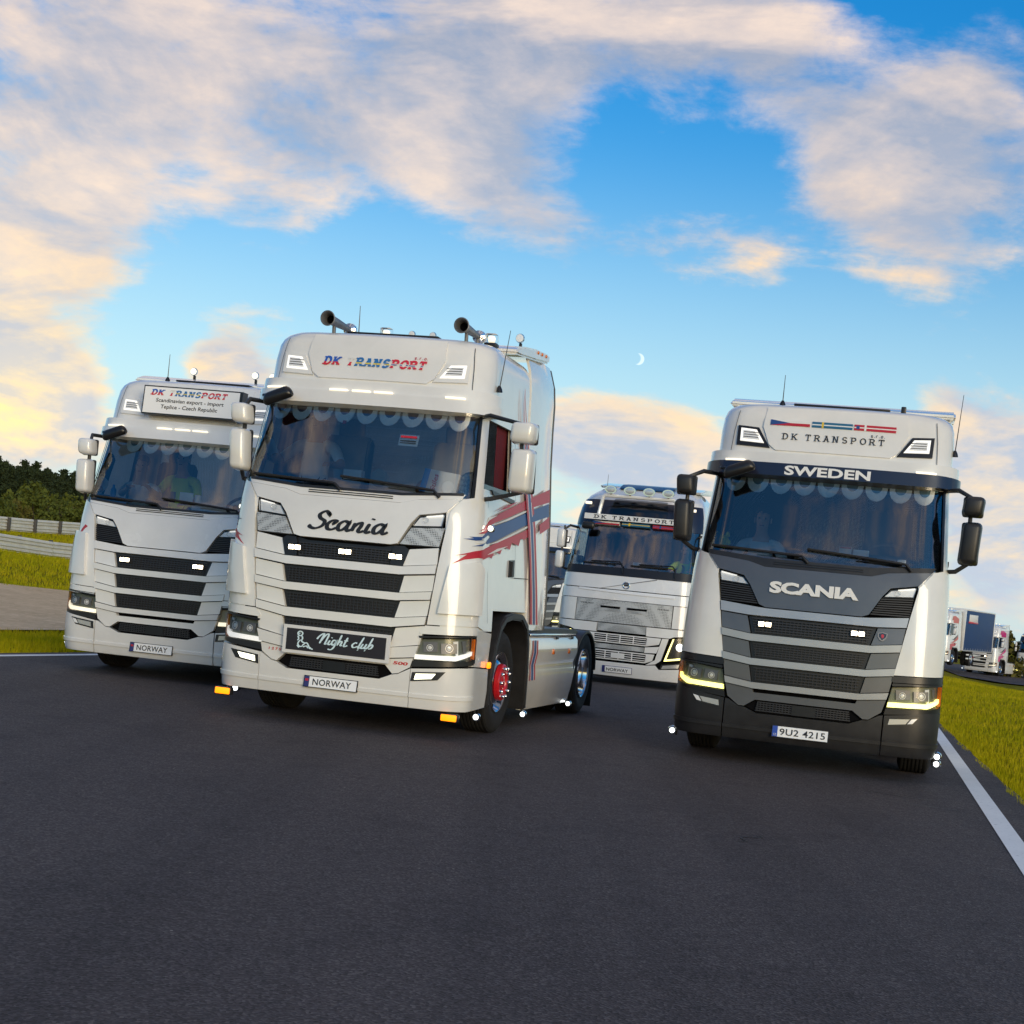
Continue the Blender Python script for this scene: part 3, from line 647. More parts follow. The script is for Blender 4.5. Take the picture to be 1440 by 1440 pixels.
        sf.patch('daytime_strip', [(sg * x, z + o) for x, z in [(.775, .742), (1.15, .757), (1.30, .792), (1.365, .81), (1.366, .775), (1.16, .714), (.768, .698)]], -.035, -.008, pal['drl'], h, .003)
        sf.patch('turn_lamp', [(sg * x, z + o) for x, z in [(1.375, .925), (1.415, .925), (1.425, .74), (1.385, .74)]], -.03, .006, 'amber_plastic', h, .004)
        sf.patch('headlamp_cover', [(sg * x, z) for x, z in hl], -.03, .004, 'lens', h, .006)
        # dark band with slots above the headlamp
        if not tall:
            sf.patch('lamp_band', [(sg * x, z) for x, z in [(.792, .99), (1.43, 1.015), (1.43, .955), (.80, .93), (.785, .945)]], -.05, .004, pal['band'], T, .004)
            sf.patch('lamp_band', [(sg * x, z) for x, z in [(.80, .923), (1.43, .948), (1.43, .93), (.80, .905)]], -.05, .002, pal['band'], T, .004)
        else:
            sf.patch('lamp_band', [(sg * x, z) for x, z in [(.84, 1.035), (1.43, 1.055), (1.43, .985), (.80, .955), (.79, .975)]], -.05, .004, B, T, .008)
        # white cab corner
        if not tall: cn = [(1.075, 1.985), (.985, 1.875), (.95, 1.835), (.893, 1.535), (.80, .998), (1.43, 1.022), (1.62, 1.03), (1.60, 1.9), (1.42, 1.99), (1.22, 2.02)]
        else: cn = [(1.075, 2.22), (.99, 2.115), (.975, 2.075), (.935, 1.765), (.855, 1.045), (1.43, 1.065), (1.62, 1.03), (1.60, 2.1), (1.42, 2.22), (1.22, 2.255)]
        sf.patch('corner_panel', [(sg * x, z) for x, z in cn], -.05, .006, B, T, .012)
        if opt.get('deflector'):
            d = [(1.02, 1.60), (1.30, 1.66), (1.40, 1.60), (1.40, 1.17), (.95, 1.155)] if tall else [(1.0, 1.62), (1.33, 1.64), (1.36, 1.55), (1.36, 1.14), (.94, 1.13)]
            sf.patch('corner_deflector', [(sg * x, z) for x, z in d], .0, .045, B, T, .03)
        # door: gap lines, handle, step area
        s_ = lambda y, z: sg * sf.sy(y, z)
        z2 = 1.56 if tall else 1.30
        ln = [(.62, Z(2.06)), (.60, Z(1.7)), (.66, 1.28), (.70, 1.10)]
        seam(sf, T, dense([(s_(y, z), z) for y, z in ln]), name='door_gap')
        ln = [(1.62, Z(2.85)), (1.63, Z(2.0)), (1.64, z2)]; seam(sf, T, dense([(s_(y, z), z) for y, z in ln]), name='door_gap')
        ln = [(1.60, z2), (2.19, z2 + .01)]; seam(sf, T, dense([(s_(y, z), z) for y, z in ln]), name='door_gap')
        hp = [(1.40, Z(1.36)), (1.63, Z(1.36)), (1.63, Z(1.50)), (1.45, Z(1.50))]
        hp = [(1.42, 1.56), (1.60, 1.57), (1.61, 1.74), (1.44, 1.73)] if tall else [(1.42, 1.36), (1.58, 1.36), (1.58, 1.52), (1.44, 1.52)]
        dh = sf.patch('door_handle', [(s_(y, z), z) for y, z in hp], -.03, .003, 'satin_black', T, .008)
        sf.patch('grip', [(s_(y, z), z) for y, z in [(hp[0][0] + .04, hp[0][1] + .01), (hp[0][0] + .09, hp[0][1] + .01), (hp[3][0] + .09, hp[3][1] - .01), (hp[3][0] + .04, hp[3][1] - .01)]], .0, .02, 'black_plastic', dh, .006)
        sf.patch('window_frame', [(s_(y, z), z) for y, z in [(.80, Z(2.09)), (1.57, Z(2.06)), (1.60, Z(2.10)), (.75, Z(2.13))]], -.02, .004, 'satin_black', T, .004)
    # visor
    v0, v1, v2 = Z(2.79), Z(2.915), Z(3.02)
    vs = sf.patch('sun_visor', [(-1.37, v0 + .02), (-1.0, v0), (-.8, v0 - .012), (.8, v0 - .012), (1.0, v0), (1.37, v0 + .02), (1.37, v1 - .004), (-1.37, v1 - .004)], -.02, .085, pal['visor'], T, .02)
    sf.patch('visor_cap', [(-1.40, v1), (1.40, v1), (1.40, v2), (-1.40, v2)], -.02, .06, B, T, .035)
    for (a, b_) in opt['markers']: sf.patch('marker_lamp', [(a, v1 - .006), (b_, v1 - .006), (b_, v1 + .012), (a, v1 + .012)], .05, .094, 'marker', vs, .004)
    # roof front: centre panel and the high lamps
    rp = [(-.62, 3.115), (-.55, 3.065), (.55, 3.065), (.62, 3.115), (.70, 3.30), (.68, 3.50), (-.68, 3.50), (-.70, 3.30)]
    sf.patch('roof_panel', [(x, Z(z)) for x, z in rp], -.03, .008, B, T, .03)
    for sg in (1, -1):
        fr = sf.patch('roof_lamp', [(sg * x, Z(z)) for x, z in [(.95, 3.30), (.74, 3.285), (.61, 3.085), (.945, 3.10)]], -.03, .006 if pal['roofframe'] != B else .012, pal['roofframe'], T, .012)
        sf.patch('lamp_inner', [(sg * x, Z(z)) for x, z in [(.915, 3.27), (.76, 3.258), (.67, 3.125), (.91, 3.138)]], -.0, .015, 'drl_soft', fr, .004)
        sf.patch('lamp_lens', [(sg * x, Z(z)) for x, z in [(.89, 3.245), (.775, 3.237), (.715, 3.152), (.885, 3.16)]], .01, .021, 'reflector', fr, .004)
        for k in range(3): sf.prisms('lamp_line', [[(sg * .73, Z(3.17 + .024 * k)), (sg * .88, Z(3.175 + .024 * k)), (sg * .88, Z(3.181 + .024 * k)), (sg * .73, Z(3.176 + .024 * k))]], .02, .024, 'lamp_house', fr)
        seam(sf, T, dense([(sg * 1.0, Z(3.03)), (sg * .985, Z(3.25)), (sg * .96, Z(3.46))]), .006, .0, 'roof_gap')
    # wipers and the wide mirror over the screen
    for (a, b_) in (((-1.04, 2.055), (-.16, 2.02)), ((-.12, 2.09), (.80, 2.03))):
        p0 = sf.map(a[0], Z(a[1]), .03); p1 = sf.map(b_[0], Z(b_[1]), .035); p2 = sf.map(b_[0] + .06, Z(b_[1] - .05), .01); pm = sf.map((a[0] + b_[0]) / 2, Z((a[1] + b_[1]) / 2 - .005), .045)
        wp = mk('wiper', tube([pm, p1, p2], [.009, .013, .018]), 'satin_black', T)
        mk('wiper_blade', tube([sf.map(a[0] + (b_[0] - .03 - a[0]) * t, Z(a[1] + (b_[1] - a[1]) * t + .012), .014) for t in np.linspace(0, 1, 9)], .012), 'rubber', wp)
    fm = mk('front_mirror', tube([sf.map(-1.02, Z(2.84), .09), sf.map(-.98, Z(2.80), .17), sf.map(-.9, Z(2.78), .2)], .014), 'satin_black', T)
    b = rbox((0, 0, 0), (.34, .12, .12), .05, 3, None, Matrix.Rotation(R(-22), 4, 'Y'), (.8, .8)); bmesh.ops.translate(b, vec=sf.map(-.84, Z(2.79), .20), verts=b.verts[:]); mk('mirror_housing', b, 'satin_black', fm)
    for sg in (1, -1): mirror_arm(T, pal, sf, dz, sg, opt.get('mirror_dx', 0.) + (.09 if dz and sg > 0 else 0), opt.get('mirror_w', 1.) if sg > 0 else 1.)
    # ---- interior
    mk('dashboard', prism_yz([(.38, Z(1.80)), (.40, Z(1.985)), (.60, Z(2.02)), (.95, Z(2.03)), (1.02, Z(1.96)), (1.0, Z(1.70)), (.6, Z(1.62))], -1.08, 1.08, .02), pal.get('dash', 'dash'), T)
    mk('cab_floor', rbox((0, 1.3, Z(1.42)), (2.2, 1.75, .05), .01), 'dark_lining', T)
    for x in (-.58, .58): seat(T, x, 1.45, Z(1.78), pal.get('seat', 'seat_dark'))
    sw = mk('steering_wheel', lathe([(.018 * math.sin(a), .225 + .018 * math.cos(a)) for a in np.linspace(0, 2 * math.pi, 9)[:-1]], 28, at((.60, .98, Z(2.13)), 'z', Matrix.Rotation(R(35), 4, 'X')), closed=True), pal.get('wheelrim', 'dark_lining'), T)
    mk('wheel_hub', rbox((.60, .99, Z(2.11)), (.34, .05, .07), .02, 2, None, Matrix.Rotation(R(-55), 4, 'X')), 'dark_lining', sw)
    pz = Z(2.80); ped = pal.get('lace', ('lace', 'lace_dark')); NS = opt.get('scallops', 8); wd = 2.06 / NS
    for k in range(NS):
        c = -1.03 + wd * (k + .5)
        if opt.get('no_first') and k == 0: continue
        depth = .125
        h = [(c - wd * .46, pz)] + [(c + wd * .46 * math.cos(R(a)), pz - .035 - depth * math.sin(R(a))) for a in range(180, -1, -20)] + [(c + wd * .46, pz)]
        sc = sf.patch('scallop', h, -.032, -.026, ped[0], T, 0, .2)
        h2 = [(c - wd * .24, pz)] + [(c + wd * .24 * math.cos(R(a)), pz - .02 - (depth - .065) * math.sin(R(a))) for a in range(180, -1, -20)] + [(c + wd * .24, pz)]
        sf.patch('scallop_inset', h2, -.026, -.022, ped[1], sc, 0, .2)
    sf.patch('pelmet', [(-1.07, pz + .03), (1.07, pz + .03), (1.07, pz - .02), (-1.07, pz - .02)], -.045, -.036, ped[1], T, 0, .2)
    if pal.get('curtain'):
        for sg in (1, -1):
            pts = [(sg * (1.075 + .012 * (k % 2)), .80 + .035 * k) for k in range(26)]
            V = [(x, y, z) for x, y in pts for z in (Z(2.0), Z(2.85))]; F = [(2 * k, 2 * k + 2, 2 * k + 3, 2 * k + 1) for k in range(12, 25)]
            mk('curtain', (V, F), 'curtain_red', T)
    # ---- roof furniture common to all: hatch edge, spoiler
    mk('roof_hatch', rbox((.02, 1.12, Z(3.587)), (.95, .30, .02), .008), 'satin_black', T)
    sp = prism_yz([(y if not tall else 1.62 + (y - 1.25) * .786, z) for y, z in [(1.25, Z(3.615)), (1.45, Z(3.675)), (1.7, Z(3.71)), (2.3, Z(3.765)), (2.98, Z(3.80)), (2.98, Z(3.70)), (2.25, Z(3.64)), (1.5, Z(3.585)), (1.25, Z(3.575))]], -1.13, 1.13, .02); mk('roof_spoiler', sp, B, T)
    # fairings behind the cab
    for sg in (1, -1):
        fz = 1.04 if tall else 1.0
        b = bmesh.new(); fl_ = opt.get('fair', 0.); prof = [(2.21, 1.232), (2.5, 1.235), (2.85 + fl_, 1.22), (3.02 + fl_, 1.18), (3.06 + fl_, 1.12), (3.03 + fl_, 1.12), (2.85 + fl_, 1.19), (2.21, 1.20)]; zs = [fz, 1.3, Z(2.0), Z(2.6), Z(3.0), Z(3.3), Z(3.5), Z(3.70)]
        yfr = [(0, 0), (1.3, 0), (Z(2.0), 0), (Z(2.8), 0), (Z(3.63), 0)]
        rows = []
        for z in zs:
            w = float(sf.par(np.array(min(z, Z(3.36))))[1]) + .004; ins = max(0, z - Z(3.45)) * .3
            rows.append([b.verts.new((sg * (x / 1.235 * w - ins), y - max(0, 1.25 - z) * .35 * (y > 2.9) + opt.get('rake', 0.) * max(0, z - 1.3) * (y > 2.6), z)) for y, x in prof])
        for A_, B_ in zip(rows, rows[1:]):
            for k in range(len(prof)): b.faces.new((A_[k], A_[(k + 1) % 8], B_[(k + 1) % 8], B_[k]))
        b.faces.new(rows[0]); b.faces.new(rows[-1]); bmesh.ops.recalc_face_normals(b, faces=b.faces[:])
        fa = mk('side_fairing', b, B, T)
        e = [(sg * (float(sf.par(np.array(min(z, Z(3.36))))[1]) * .985 - max(0, z - Z(3.45)) * .3 - .05), 3.055 + fl_ - max(0, 1.25 - z) * .35 + opt.get('rake', 0.) * max(0, z - 1.3), z) for z in zs]
        mk('fairing_edge', tube(e, .03, 6), 'black_plastic', fa)
        # front wheel arch
        out = [(.90, .30), (.93, .60), (1.0, .90), (1.12, 1.08), (1.32, 1.18), (1.6, 1.21), (2.0, 1.20), (2.22, 1.10), (2.33, .90), (2.40, .55), (2.43, .20)]
        inn = [(y + (1.62 - y) * .10, z - .07 * (z > .5) - .0) for y, z in out]
        if sg > 0: a = prism_yz(out + inn[::-1], 1.0, 1.268, .015)
        else: a = prism_yz(out + inn[::-1], -1.268, -1.0, .015)
        mk('wheel_arch', a, 'black_plastic', T)
        mk('wheel_housing', prism_yz([(.86, .35), (1.1, 1.14), (1.6, 1.19), (2.15, 1.14), (2.42, .30)], sg * .60, sg * .78), 'void', T)
        # entrance steps between bumper and arch
        st = mk('step', rbox((sg * 1.13, .72, .52), (.16, .30, .06), .015), 'dull_metal', T)
        mk('step_tread', rbox((sg * 1.17, .70, .86), (.12, .32, .05), .015), 'dull_metal', st)
        sf.patch('step_panel', [(s, z) for s, z in [(sg * 1.44, .69), (sg * 1.93, .67), (sg * 1.96, 1.0), (sg * 1.45, 1.03)]], -.06, -.012, B, T, .01)
    # ---- chassis
    for sg in (1, -1):
        mk('chassis_rail', rbox((sg * .42, 3.6, .78), (.09, 5.2, .28), .01), 'satin_black', T)
        w, rim = wheel(T, sg * 1.20, 1.44, sg, 'front'); (red_hub if opt.get('red_hub') else plain_nuts)(rim, sg)
        wheel(T, sg * 1.21, 5.36, sg, 'rear')
        b = bmesh.new(); rows = []
        for (x, z) in [(1.20, .97), (1.235, .93), (1.245, .80), (1.225, .66), (1.235, .60), (1.24, .45), (1.225, .34), (1.19, .18)]:
            rows.append([b.verts.new((sg * x, y, z)) for y in ([2.50, 3.2, 4.0, 4.55, 4.70 + (.1 if z > .5 else 0)])])
        for A_, B_ in zip(rows, rows[1:]):
            for k in range(4): b.faces.new((A_[k], A_[k + 1], B_[k + 1], B_[k]))
        r = bmesh.ops.extrude_face_region(b, geom=b.faces[:])
        for v in r['geom']:
            if isinstance(v, bmesh.types.BMVert): v.co.x -= sg * .05
        bmesh.ops.recalc_face_normals(b, faces=b.faces[:]); sk = mk('side_skirt', b, B, T)
        mk('trim_strip', rbox((sg * 1.205, 3.62, .985), (.05, 2.25, .035), .01), 'chrome', sk)
        for y in (3.55, 4.35): mk('side_marker', rbox((sg * 1.243, y, .80), (.03, .07, .06), .008), 'amber_plastic', sk)
        for y in (3.72, 4.5): mk('clip', rbox((sg * 1.235, y, .955), (.02, .07, .03), .005), 'satin_black', sk)
        arc_o = [(5.36 + .66 * math.cos(R(a)), .50 + .54 * math.sin(R(a))) for a in range(172, -1, -12)]; arc_i = [(5.36 + .63 * math.cos(R(a)), .50 + .51 * math.sin(R(a))) for a in range(172, -1, -12)]
        mk('mudguard', prism_yz(arc_o + arc_i[::-1], sg * .55, sg * 1.24, .006), 'black_plastic', T)
        mk('mudflap', rbox((sg * .92, 6.0, .32), (.60, .02, .50), .005), 'rubber', T)
        mk('tail_lamp', rbox((sg * .95, 6.15, .62), (.40, .06, .13), .02), 'red_paint', T)
    mk('deck_cover', prism_yz([(2.45, .96), (2.55, 1.02), (3.1, 1.055), (4.9, 1.05), (5.0, 1.0), (2.5, .93)], -1.20, 1.20, .015), 'black_plastic', T)
    mk('front_axle', tube([(-1.0, 1.44, .5), (1.0, 1.44, .5)], .06), 'satin_black', T)
    mk('rear_axle', tube([(-.8, 5.36, .515), (-.2, 5.36, .515), (0, 5.36, .515), (.2, 5.36, .515), (.8, 5.36, .515)], [.09, .10, .2, .10, .09], 12), 'satin_black', T)
    fwh = mk('fifth_wheel', lathe([(0, 0), (0, .44), (.05, .46), (.05, .1), (.05, 0)], 28, at((0, 4.95, 1.09), 'z')), 'dull_metal', T)
    mk('coupling_ramp', prism_yz([(5.2, 1.10), (5.9, .98), (5.9, .95), (5.2, 1.06)], -.3, .3), 'dull_metal', fwh)
    mk('engine_block', rbox((0, 1.5, .85), (.9, 1.9, .7), .05), 'void', T)
    mk('rear_crossmember', rbox((0, 6.15, .74), (1.5, .08, .18), .02), 'satin_black', T)
    # number plate
    pz0, pz1 = opt['plate_z']; cab = sf; yp = float(sf.pt(0., (pz0 + pz1) / 2)[1]); sf = Flat(0, yp - .12 * (pz0 + pz1) / 2, 0, .12); pl = sf.patch('number_plate', [(-.265, pz0), (.265, pz0), (.265, pz1), (-.265, pz1)], .0, .030, 'letter_black', T, .003)
    sf.patch('plate_face', [(-.258, pz0 + .006), (.258, pz0 + .006), (.258, pz1 - .006), (-.258, pz1 - .006)], .02, .032, 'plate_white', pl, 0)
    sf.patch('plate_band', [(-.258, pz0 + .006), (-.21, pz0 + .006), (-.21, pz1 - .006), (-.258, pz1 - .006)], .02, .034, opt['plate_band'], pl, 0)
    V, F = glyphs(opt['plate'], .012, space=1.05); sf.flat2d('plate_text', fit([v[:2] for v in V], *opt.get('plate_box', (-.175, .205)), pz0 + .024, pz1 - .024), F, .0345, 'letter_black', pl)
    if opt['plate_band'] == 'norway_blue': sf.patch('plate_mark', [(-.25, pz1 - .028), (-.218, pz1 - .028), (-.218, pz1 - .05), (-.25, pz1 - .05)], .03, .0355, 'red', pl, 0)
    else:
        V, F = glyphs('CZ'); sf.flat2d('plate_text', fit([v[:2] for v in V], -.248, -.220, pz0 + .016, pz0 + .036), F, .0355, 'letter_white', pl)
    sf = cab
    # pairs of work lights in the top grille opening
    zl = 1.635 if tall else 1.35
    for x in opt['leds']:
        L = sf.patch('work_lamp', [(x - .072, zl - .026), (x + .072, zl - .026), (x + .072, zl + .026), (x - .072, zl + .026)], -.02, .012, 'lamp_house', T, .004)
        for k in (-1, 1): sf.patch('lamp_light', [(x + k * .033 - .025, zl - .02), (x + k * .033 + .025, zl - .02), (x + k * .033 + .025, zl + .02), (x + k * .033 - .025, zl + .02)], .008, .018, 'led_warm', L, .004)
    return T, sf
def antenna(par, p, h, lean=(0, 0), m='satin_black'):
    a = mk('antenna', tube([p, (p[0] + lean[0] * .02, p[1], p[2] + .02), (p[0] + lean[0], p[1] + lean[1], p[2] + h)], [.007, .006, .003], 6), m, par)
    mk('antenna_base', lathe([(0, .035), (.03, .028), (.06, .012), (.06, 0)], 12, at(p, 'z')), m, a); return a
def horn(par, x, y, z, L=.62):
    h = mk('air_horn', lathe([(0, .028), (.1, .032), (L * .6, .045), (L * .85, .05), (L * .96, .066), (L + .004, .078), (L + .006, .070), (L * .97, .056), (L * .88, .044), (L * .78, .036)], 24, at((x, y, z), 'x', Matrix.Rotation(R(-90), 4, 'Z'))), 'dull_metal', par)
    mk('horn_throat', lathe([(L * .80, .0), (L * .80, .036), (L * .86, .042)], 20, at((x, y, z), 'x', Matrix.Rotation(R(-90), 4, 'Z'))), 'void', h)
    mk('horn_cap', lathe([(-.09, 0), (-.085, .05), (-.03, .07), (.01, .065), (.03, .03)], 20, at((x, y, z), 'x', Matrix.Rotation(R(-90), 4, 'Z'))), 'chrome', h)
    for yy in (y - .04, y - L * .7): mk('bracket', rbox((x, yy, z - .07), (.03, .04, .14), .006), 'dull_metal', h)
def ball_lamp(par, x, y, z, r=.045, m='reflector'):
    l = mk('roof_spot', lathe([(0, 0), (0, r * .9), (r * .3, r), (r, r * .75), (r * 1.4, 0)], 18, at((x, y - r, z), 'y')), 'chrome', par)
    mk('lamp_glass', lathe([(-.005, 0), (-.002, r * .8)], 16, at((x, y - r - .002, z), 'y')), m, l); mk('lamp_foot', rbox((x, y, z - r - .02), (.03, .03, .05), .006), 'satin_black', l)
# ------------------------------------------------------------------ ground first (large structure)
def tl(x, y): return -(x + 6.28) * math.cos(R(18)) + (y - 19.11) * math.sin(R(18))         # metres left of the left edge line
def trr(x, y): return (x - 3.35) * math.cos(R(12.9)) - (y - 9.6) * math.sin(R(12.9))        # metres right of the right edge line
def ground(x, y):
    x = np.asarray(x, float); y = np.asarray(y, float); t = tl(x, y)
    z = np.interp(t, [0, 3.2, 5, 12, 24, 32, 48, 110], [0, 0, .03, .25, 1.15, 2.05, 2.6, 3.6])
    u = np.clip((t - 5) / 10, 0, 1); z = z + u * .10 * (np.sin(x * .31 + y * .17) + np.sin(y * .23 - x * .11))
    s = np.clip((y - 26) / 78, 0, 1); s = s * s * (3 - 2 * s); k = np.clip((trr(x, y) - .8) / 5, 0, 1); k = k * k * (3 - 2 * k)
    z = z - 1.07 * s * k
    g = np.clip((trr(x, y) - 1.2) / 3, 0, 1)
    z = z + .05 * g * np.sin(x * .5 + 1.3) * np.sin(y * .21)
    far = np.clip((y - 320) / 300, 0, 1); return z * (1 - far) - .6 * far
def sheet(xs, ys, dz=0., keep=None):
    X, Y = np.meshgrid(xs, ys); Zz = ground(X, Y) + dz; n = len(xs); V = np.stack([X, Y, Zz], -1).reshape(-1, 3); F = []
    for j in range(len(ys) - 1):
        for i in range(n - 1):
            if keep is None or keep((xs[i] + xs[i + 1]) / 2, (ys[j] + ys[j + 1]) / 2): F.append((j * n + i, j * n + i + 1, (j + 1) * n + i + 1, (j + 1) * n + i))
    return V, F
def strip(fa, fb, ys, dz, n=6):      # sheet between two edges x = fa(y) .. fb(y), lying on the ground
    V = []; F = []
    for y in ys:
        for k in range(n + 1):
            x = fa(y) + (fb(y) - fa(y)) * k / n; V.append((x, y, float(ground(x, y)) + dz))
    m = n + 1
    for j in range(len(ys) - 1):
        for i in range(n): F.append((j * m + i, j * m + i + 1, (j + 1) * m + i + 1, (j + 1) * m + i))
    return V, F
def nodes_of(name, rough=.9):
    m = mat(name, (.1, .1, .1), rough); return m, m.node_tree, m.node_tree.nodes['Principled BSDF']
def tex(t, kind, scale, detail=6, coord='Object', **k):
    c = t.nodes.get('TC') or t.nodes.new('ShaderNodeTexCoord'); c.name = 'TC'; n = t.nodes.new(kind); n.inputs['Scale'].default_value = scale
    if 'Detail' in n.inputs and kind == 'ShaderNodeTexNoise': n.inputs['Detail'].default_value = detail
    t.links.new(c.outputs[coord], n.inputs['Vector']); return n
def ramp(t, src, stops):
    r = t.nodes.new('ShaderNodeValToRGB'); e = r.color_ramp.elements
    while len(e) < len(stops): e.new(.5)
    for q, (p, c) in zip(e, stops): q.position = p; q.color = (*c, 1)
    t.links.new(src, r.inputs[0]); return r.outputs[0]
def tmix(t, f, a, b, mode='MIX'):
    n = t.nodes.new('ShaderNodeMix'); n.data_type = 'RGBA'; n.blend_type = mode
    for i, v in ((0, f), (6, a), (7, b)):
        if isinstance(v, (int, float)): n.inputs[i].default_value = v
        elif isinstance(v, tuple): n.inputs[i].default_value = (*v, 1)
        else: t.links.new(v, n.inputs[i])
    return n.outputs[2]
def bumpn(t, src, b, st, dist, prev=None):
    k = t.nodes.new('ShaderNodeBump'); k.inputs['Strength'].default_value = st; k.inputs['Distance'].default_value = dist; t.links.new(src, k.inputs['Height'])
    if prev: t.links.new(prev, k.inputs['Normal'])
    t.links.new(k.outputs[0], b.inputs['Normal']); return k.outputs[0]
m, t, b = nodes_of('asphalt', .78)
agg = tex(t, 'ShaderNodeTexVoronoi', 88); big = tex(t, 'ShaderNodeTexNoise', .35, 5); mid = tex(t, 'ShaderNodeTexNoise', 9, 6); fine = tex(t, 'ShaderNodeTexNoise', 160, 3)
col = ramp(t, agg.outputs['Color'], [(0, (.026, .021, .021)), (.6, (.086, .072, .072)), (1, (.19, .165, .162))])
col = tmix(t, .30, col, ramp(t, big.outputs['Fac'], [(.3, (.074, .062, .062)), (.7, (.110, .093, .093))]))
spk = tex(t, 'ShaderNodeTexVoronoi', 12); sep = t.nodes.new('ShaderNodeSeparateColor'); t.links.new(spk.outputs['Color'], sep.inputs[0])
near = ramp(t, spk.outputs['Distance'], [(.0, (1, 1, 1)), (.06, (1, 1, 1)), (.085, (0, 0, 0))]); pick = ramp(t, sep.outputs[0], [(.955, (0, 0, 0)), (.965, (1, 1, 1))])
col = tmix(t, tmix(t, 1.0, near, pick, 'MULTIPLY'), col, (.34, .31, .27))
mp = t.nodes.new('ShaderNodeMapping'); mp.inputs['Rotation'].default_value = (0, 0, R(14.5)); mp.inputs['Scale'].default_value = (1.1, .035, 1)
t.links.new(t.nodes['TC'].outputs['Object'], mp.inputs[0]); stn = t.nodes.new('ShaderNodeTexNoise'); stn.inputs['Scale'].default_value = 1.0; stn.inputs['Detail'].default_value = 6; t.links.new(mp.outputs[0], stn.inputs['Vector'])
col = tmix(t, .8, col, ramp(t, stn.outputs['Fac'], [(.32, (.72, .72, .74)), (.5, (1, 1, 1)), (.70, (1.12, 1.1, 1.08))]), 'MULTIPLY')      # rubbered and worn lanes
ptn = tex(t, 'ShaderNodeTexNoise', 1.3, 4); col = tmix(t, .6, col, ramp(t, ptn.outputs['Fac'], [(.36, (.80, .80, .82)), (.46, (1, 1, 1))]), 'MULTIPLY')
t.links.new(col, b.inputs['Base Color']); b.inputs['Specular IOR Level'].default_value = .14
r_ = t.nodes.new('ShaderNodeMapRange'); r_.inputs[3].default_value = .62; r_.inputs[4].default_value = .9; t.links.new(mid.outputs['Fac'], r_.inputs[0]); t.links.new(r_.outputs[0], b.inputs['Roughness'])
p_ = bumpn(t, agg.outputs['Distance'], b, .8, .006); bumpn(t, fine.outputs['Fac'], b, .35, .004, p_)
m, t, b = nodes_of('turf', .95)
n1_ = tex(t, 'ShaderNodeTexNoise', .22, 6); n2_ = tex(t, 'ShaderNodeTexNoise', 2.2, 8); n3_ = tex(t, 'ShaderNodeTexNoise', 30, 6)
c1_ = ramp(t, n1_.outputs['Fac'], [(.32, (.13, .15, .004)), (.5, (.25, .21, .004)), (.68, (.33, .24, .012))])
c2_ = ramp(t, n2_.outputs['Fac'], [(.3, (.10, .13, .004)), (.7, (.33, .26, .010))]); c3_ = ramp(t, n3_.outputs['Fac'], [(.25, (.5, .5, .5)), (.75, (1, 1, 1))])
b.inputs['Specular IOR Level'].default_value = .04; t.links.new(tmix(t, .6, tmix(t, .45, c1_, c2_), c3_, 'MULTIPLY'), b.inputs['Base Color']); bumpn(t, n3_.outputs['Fac'], b, .9, .06)
m, t, b = nodes_of('gravel', .95); b.inputs['Specular IOR Level'].default_value = .03
v_ = tex(t, 'ShaderNodeTexVoronoi', 9); n_ = tex(t, 'ShaderNodeTexNoise', .6, 6)
t.links.new(tmix(t, .5, ramp(t, v_.outputs['Color'], [(0, (.46, .31, .17)), (1, (.86, .63, .40))]), ramp(t, n_.outputs['Fac'], [(.3, (.60, .42, .25)), (.7, (.78, .57, .36))])), b.inputs['Base Color']); bumpn(t, v_.outputs['Distance'], b, .25, .03)
m, t, b = nodes_of('line_paint', .6)
n_ = tex(t, 'ShaderNodeTexNoise', 28, 8); n4_ = tex(t, 'ShaderNodeTexNoise', 2.5, 5)
w_ = ramp(t, n_.outputs['Fac'], [(.28, (.40, .40, .41)), (.38, (.80, .80, .79)), (1, (.86, .86, .85))])
t.links.new(tmix(t, .35, w_, ramp(t, n4_.outputs['Fac'], [(.3, (.68, .68, .68)), (.7, (.86, .86, .86))])), b.inputs['Base Color']); bumpn(t, n_.outputs['Fac'], b, .4, .004)
def geo(a, b_, n): return list(np.geomspace(a, b_, n))
xs = sorted(set([-700., -450, -300, -200, -150] + list(np.arange(-110, 70, 2.5)) + [75., 90, 120, 200, 300, 450, 700])); ys = sorted(set([-60., -30] + list(np.arange(-8, 130, 2.5)) + [135., 150, 175, 200, 250, 320, 400, 500, 620, 900, 1500, 2400]))
tag(mk('ground', sheet(xs, ys, -.05), 'turf'), kind='structure')
el = lambda y: -6.28 + (y - 19.11) * math.tan(R(18)); er = lambda y: 3.35 + (y - 9.6) * math.tan(R(12.9))
rim_ = lambda y: min(.62, max(.16, .42 - .02 * (y - 13.7))) + .015 * math.sin(y * 2.3)
ry = list(np.arange(-12, 60, .75)) + [70., 85, 100, 120, 150]
tag(mk('road', strip(lambda y: el(y) - .35, lambda y: er(y) + rim_(y), ry, .004, 10), 'asphalt'), kind='structure')
tag(mk('edge_line_left', strip(lambda y: el(y) - .11, lambda y: el(y) + .07, ry, .009, 2), 'line_paint'), kind='structure')
tag(mk('edge_line_right', strip(lambda y: er(y) - .045, lambda y: er(y) + .115, ry, .009, 2), 'line_paint'), kind='structure')
mat('tar', (.012, .012, .013), .5)
road_ = bpy.data.objects['road']
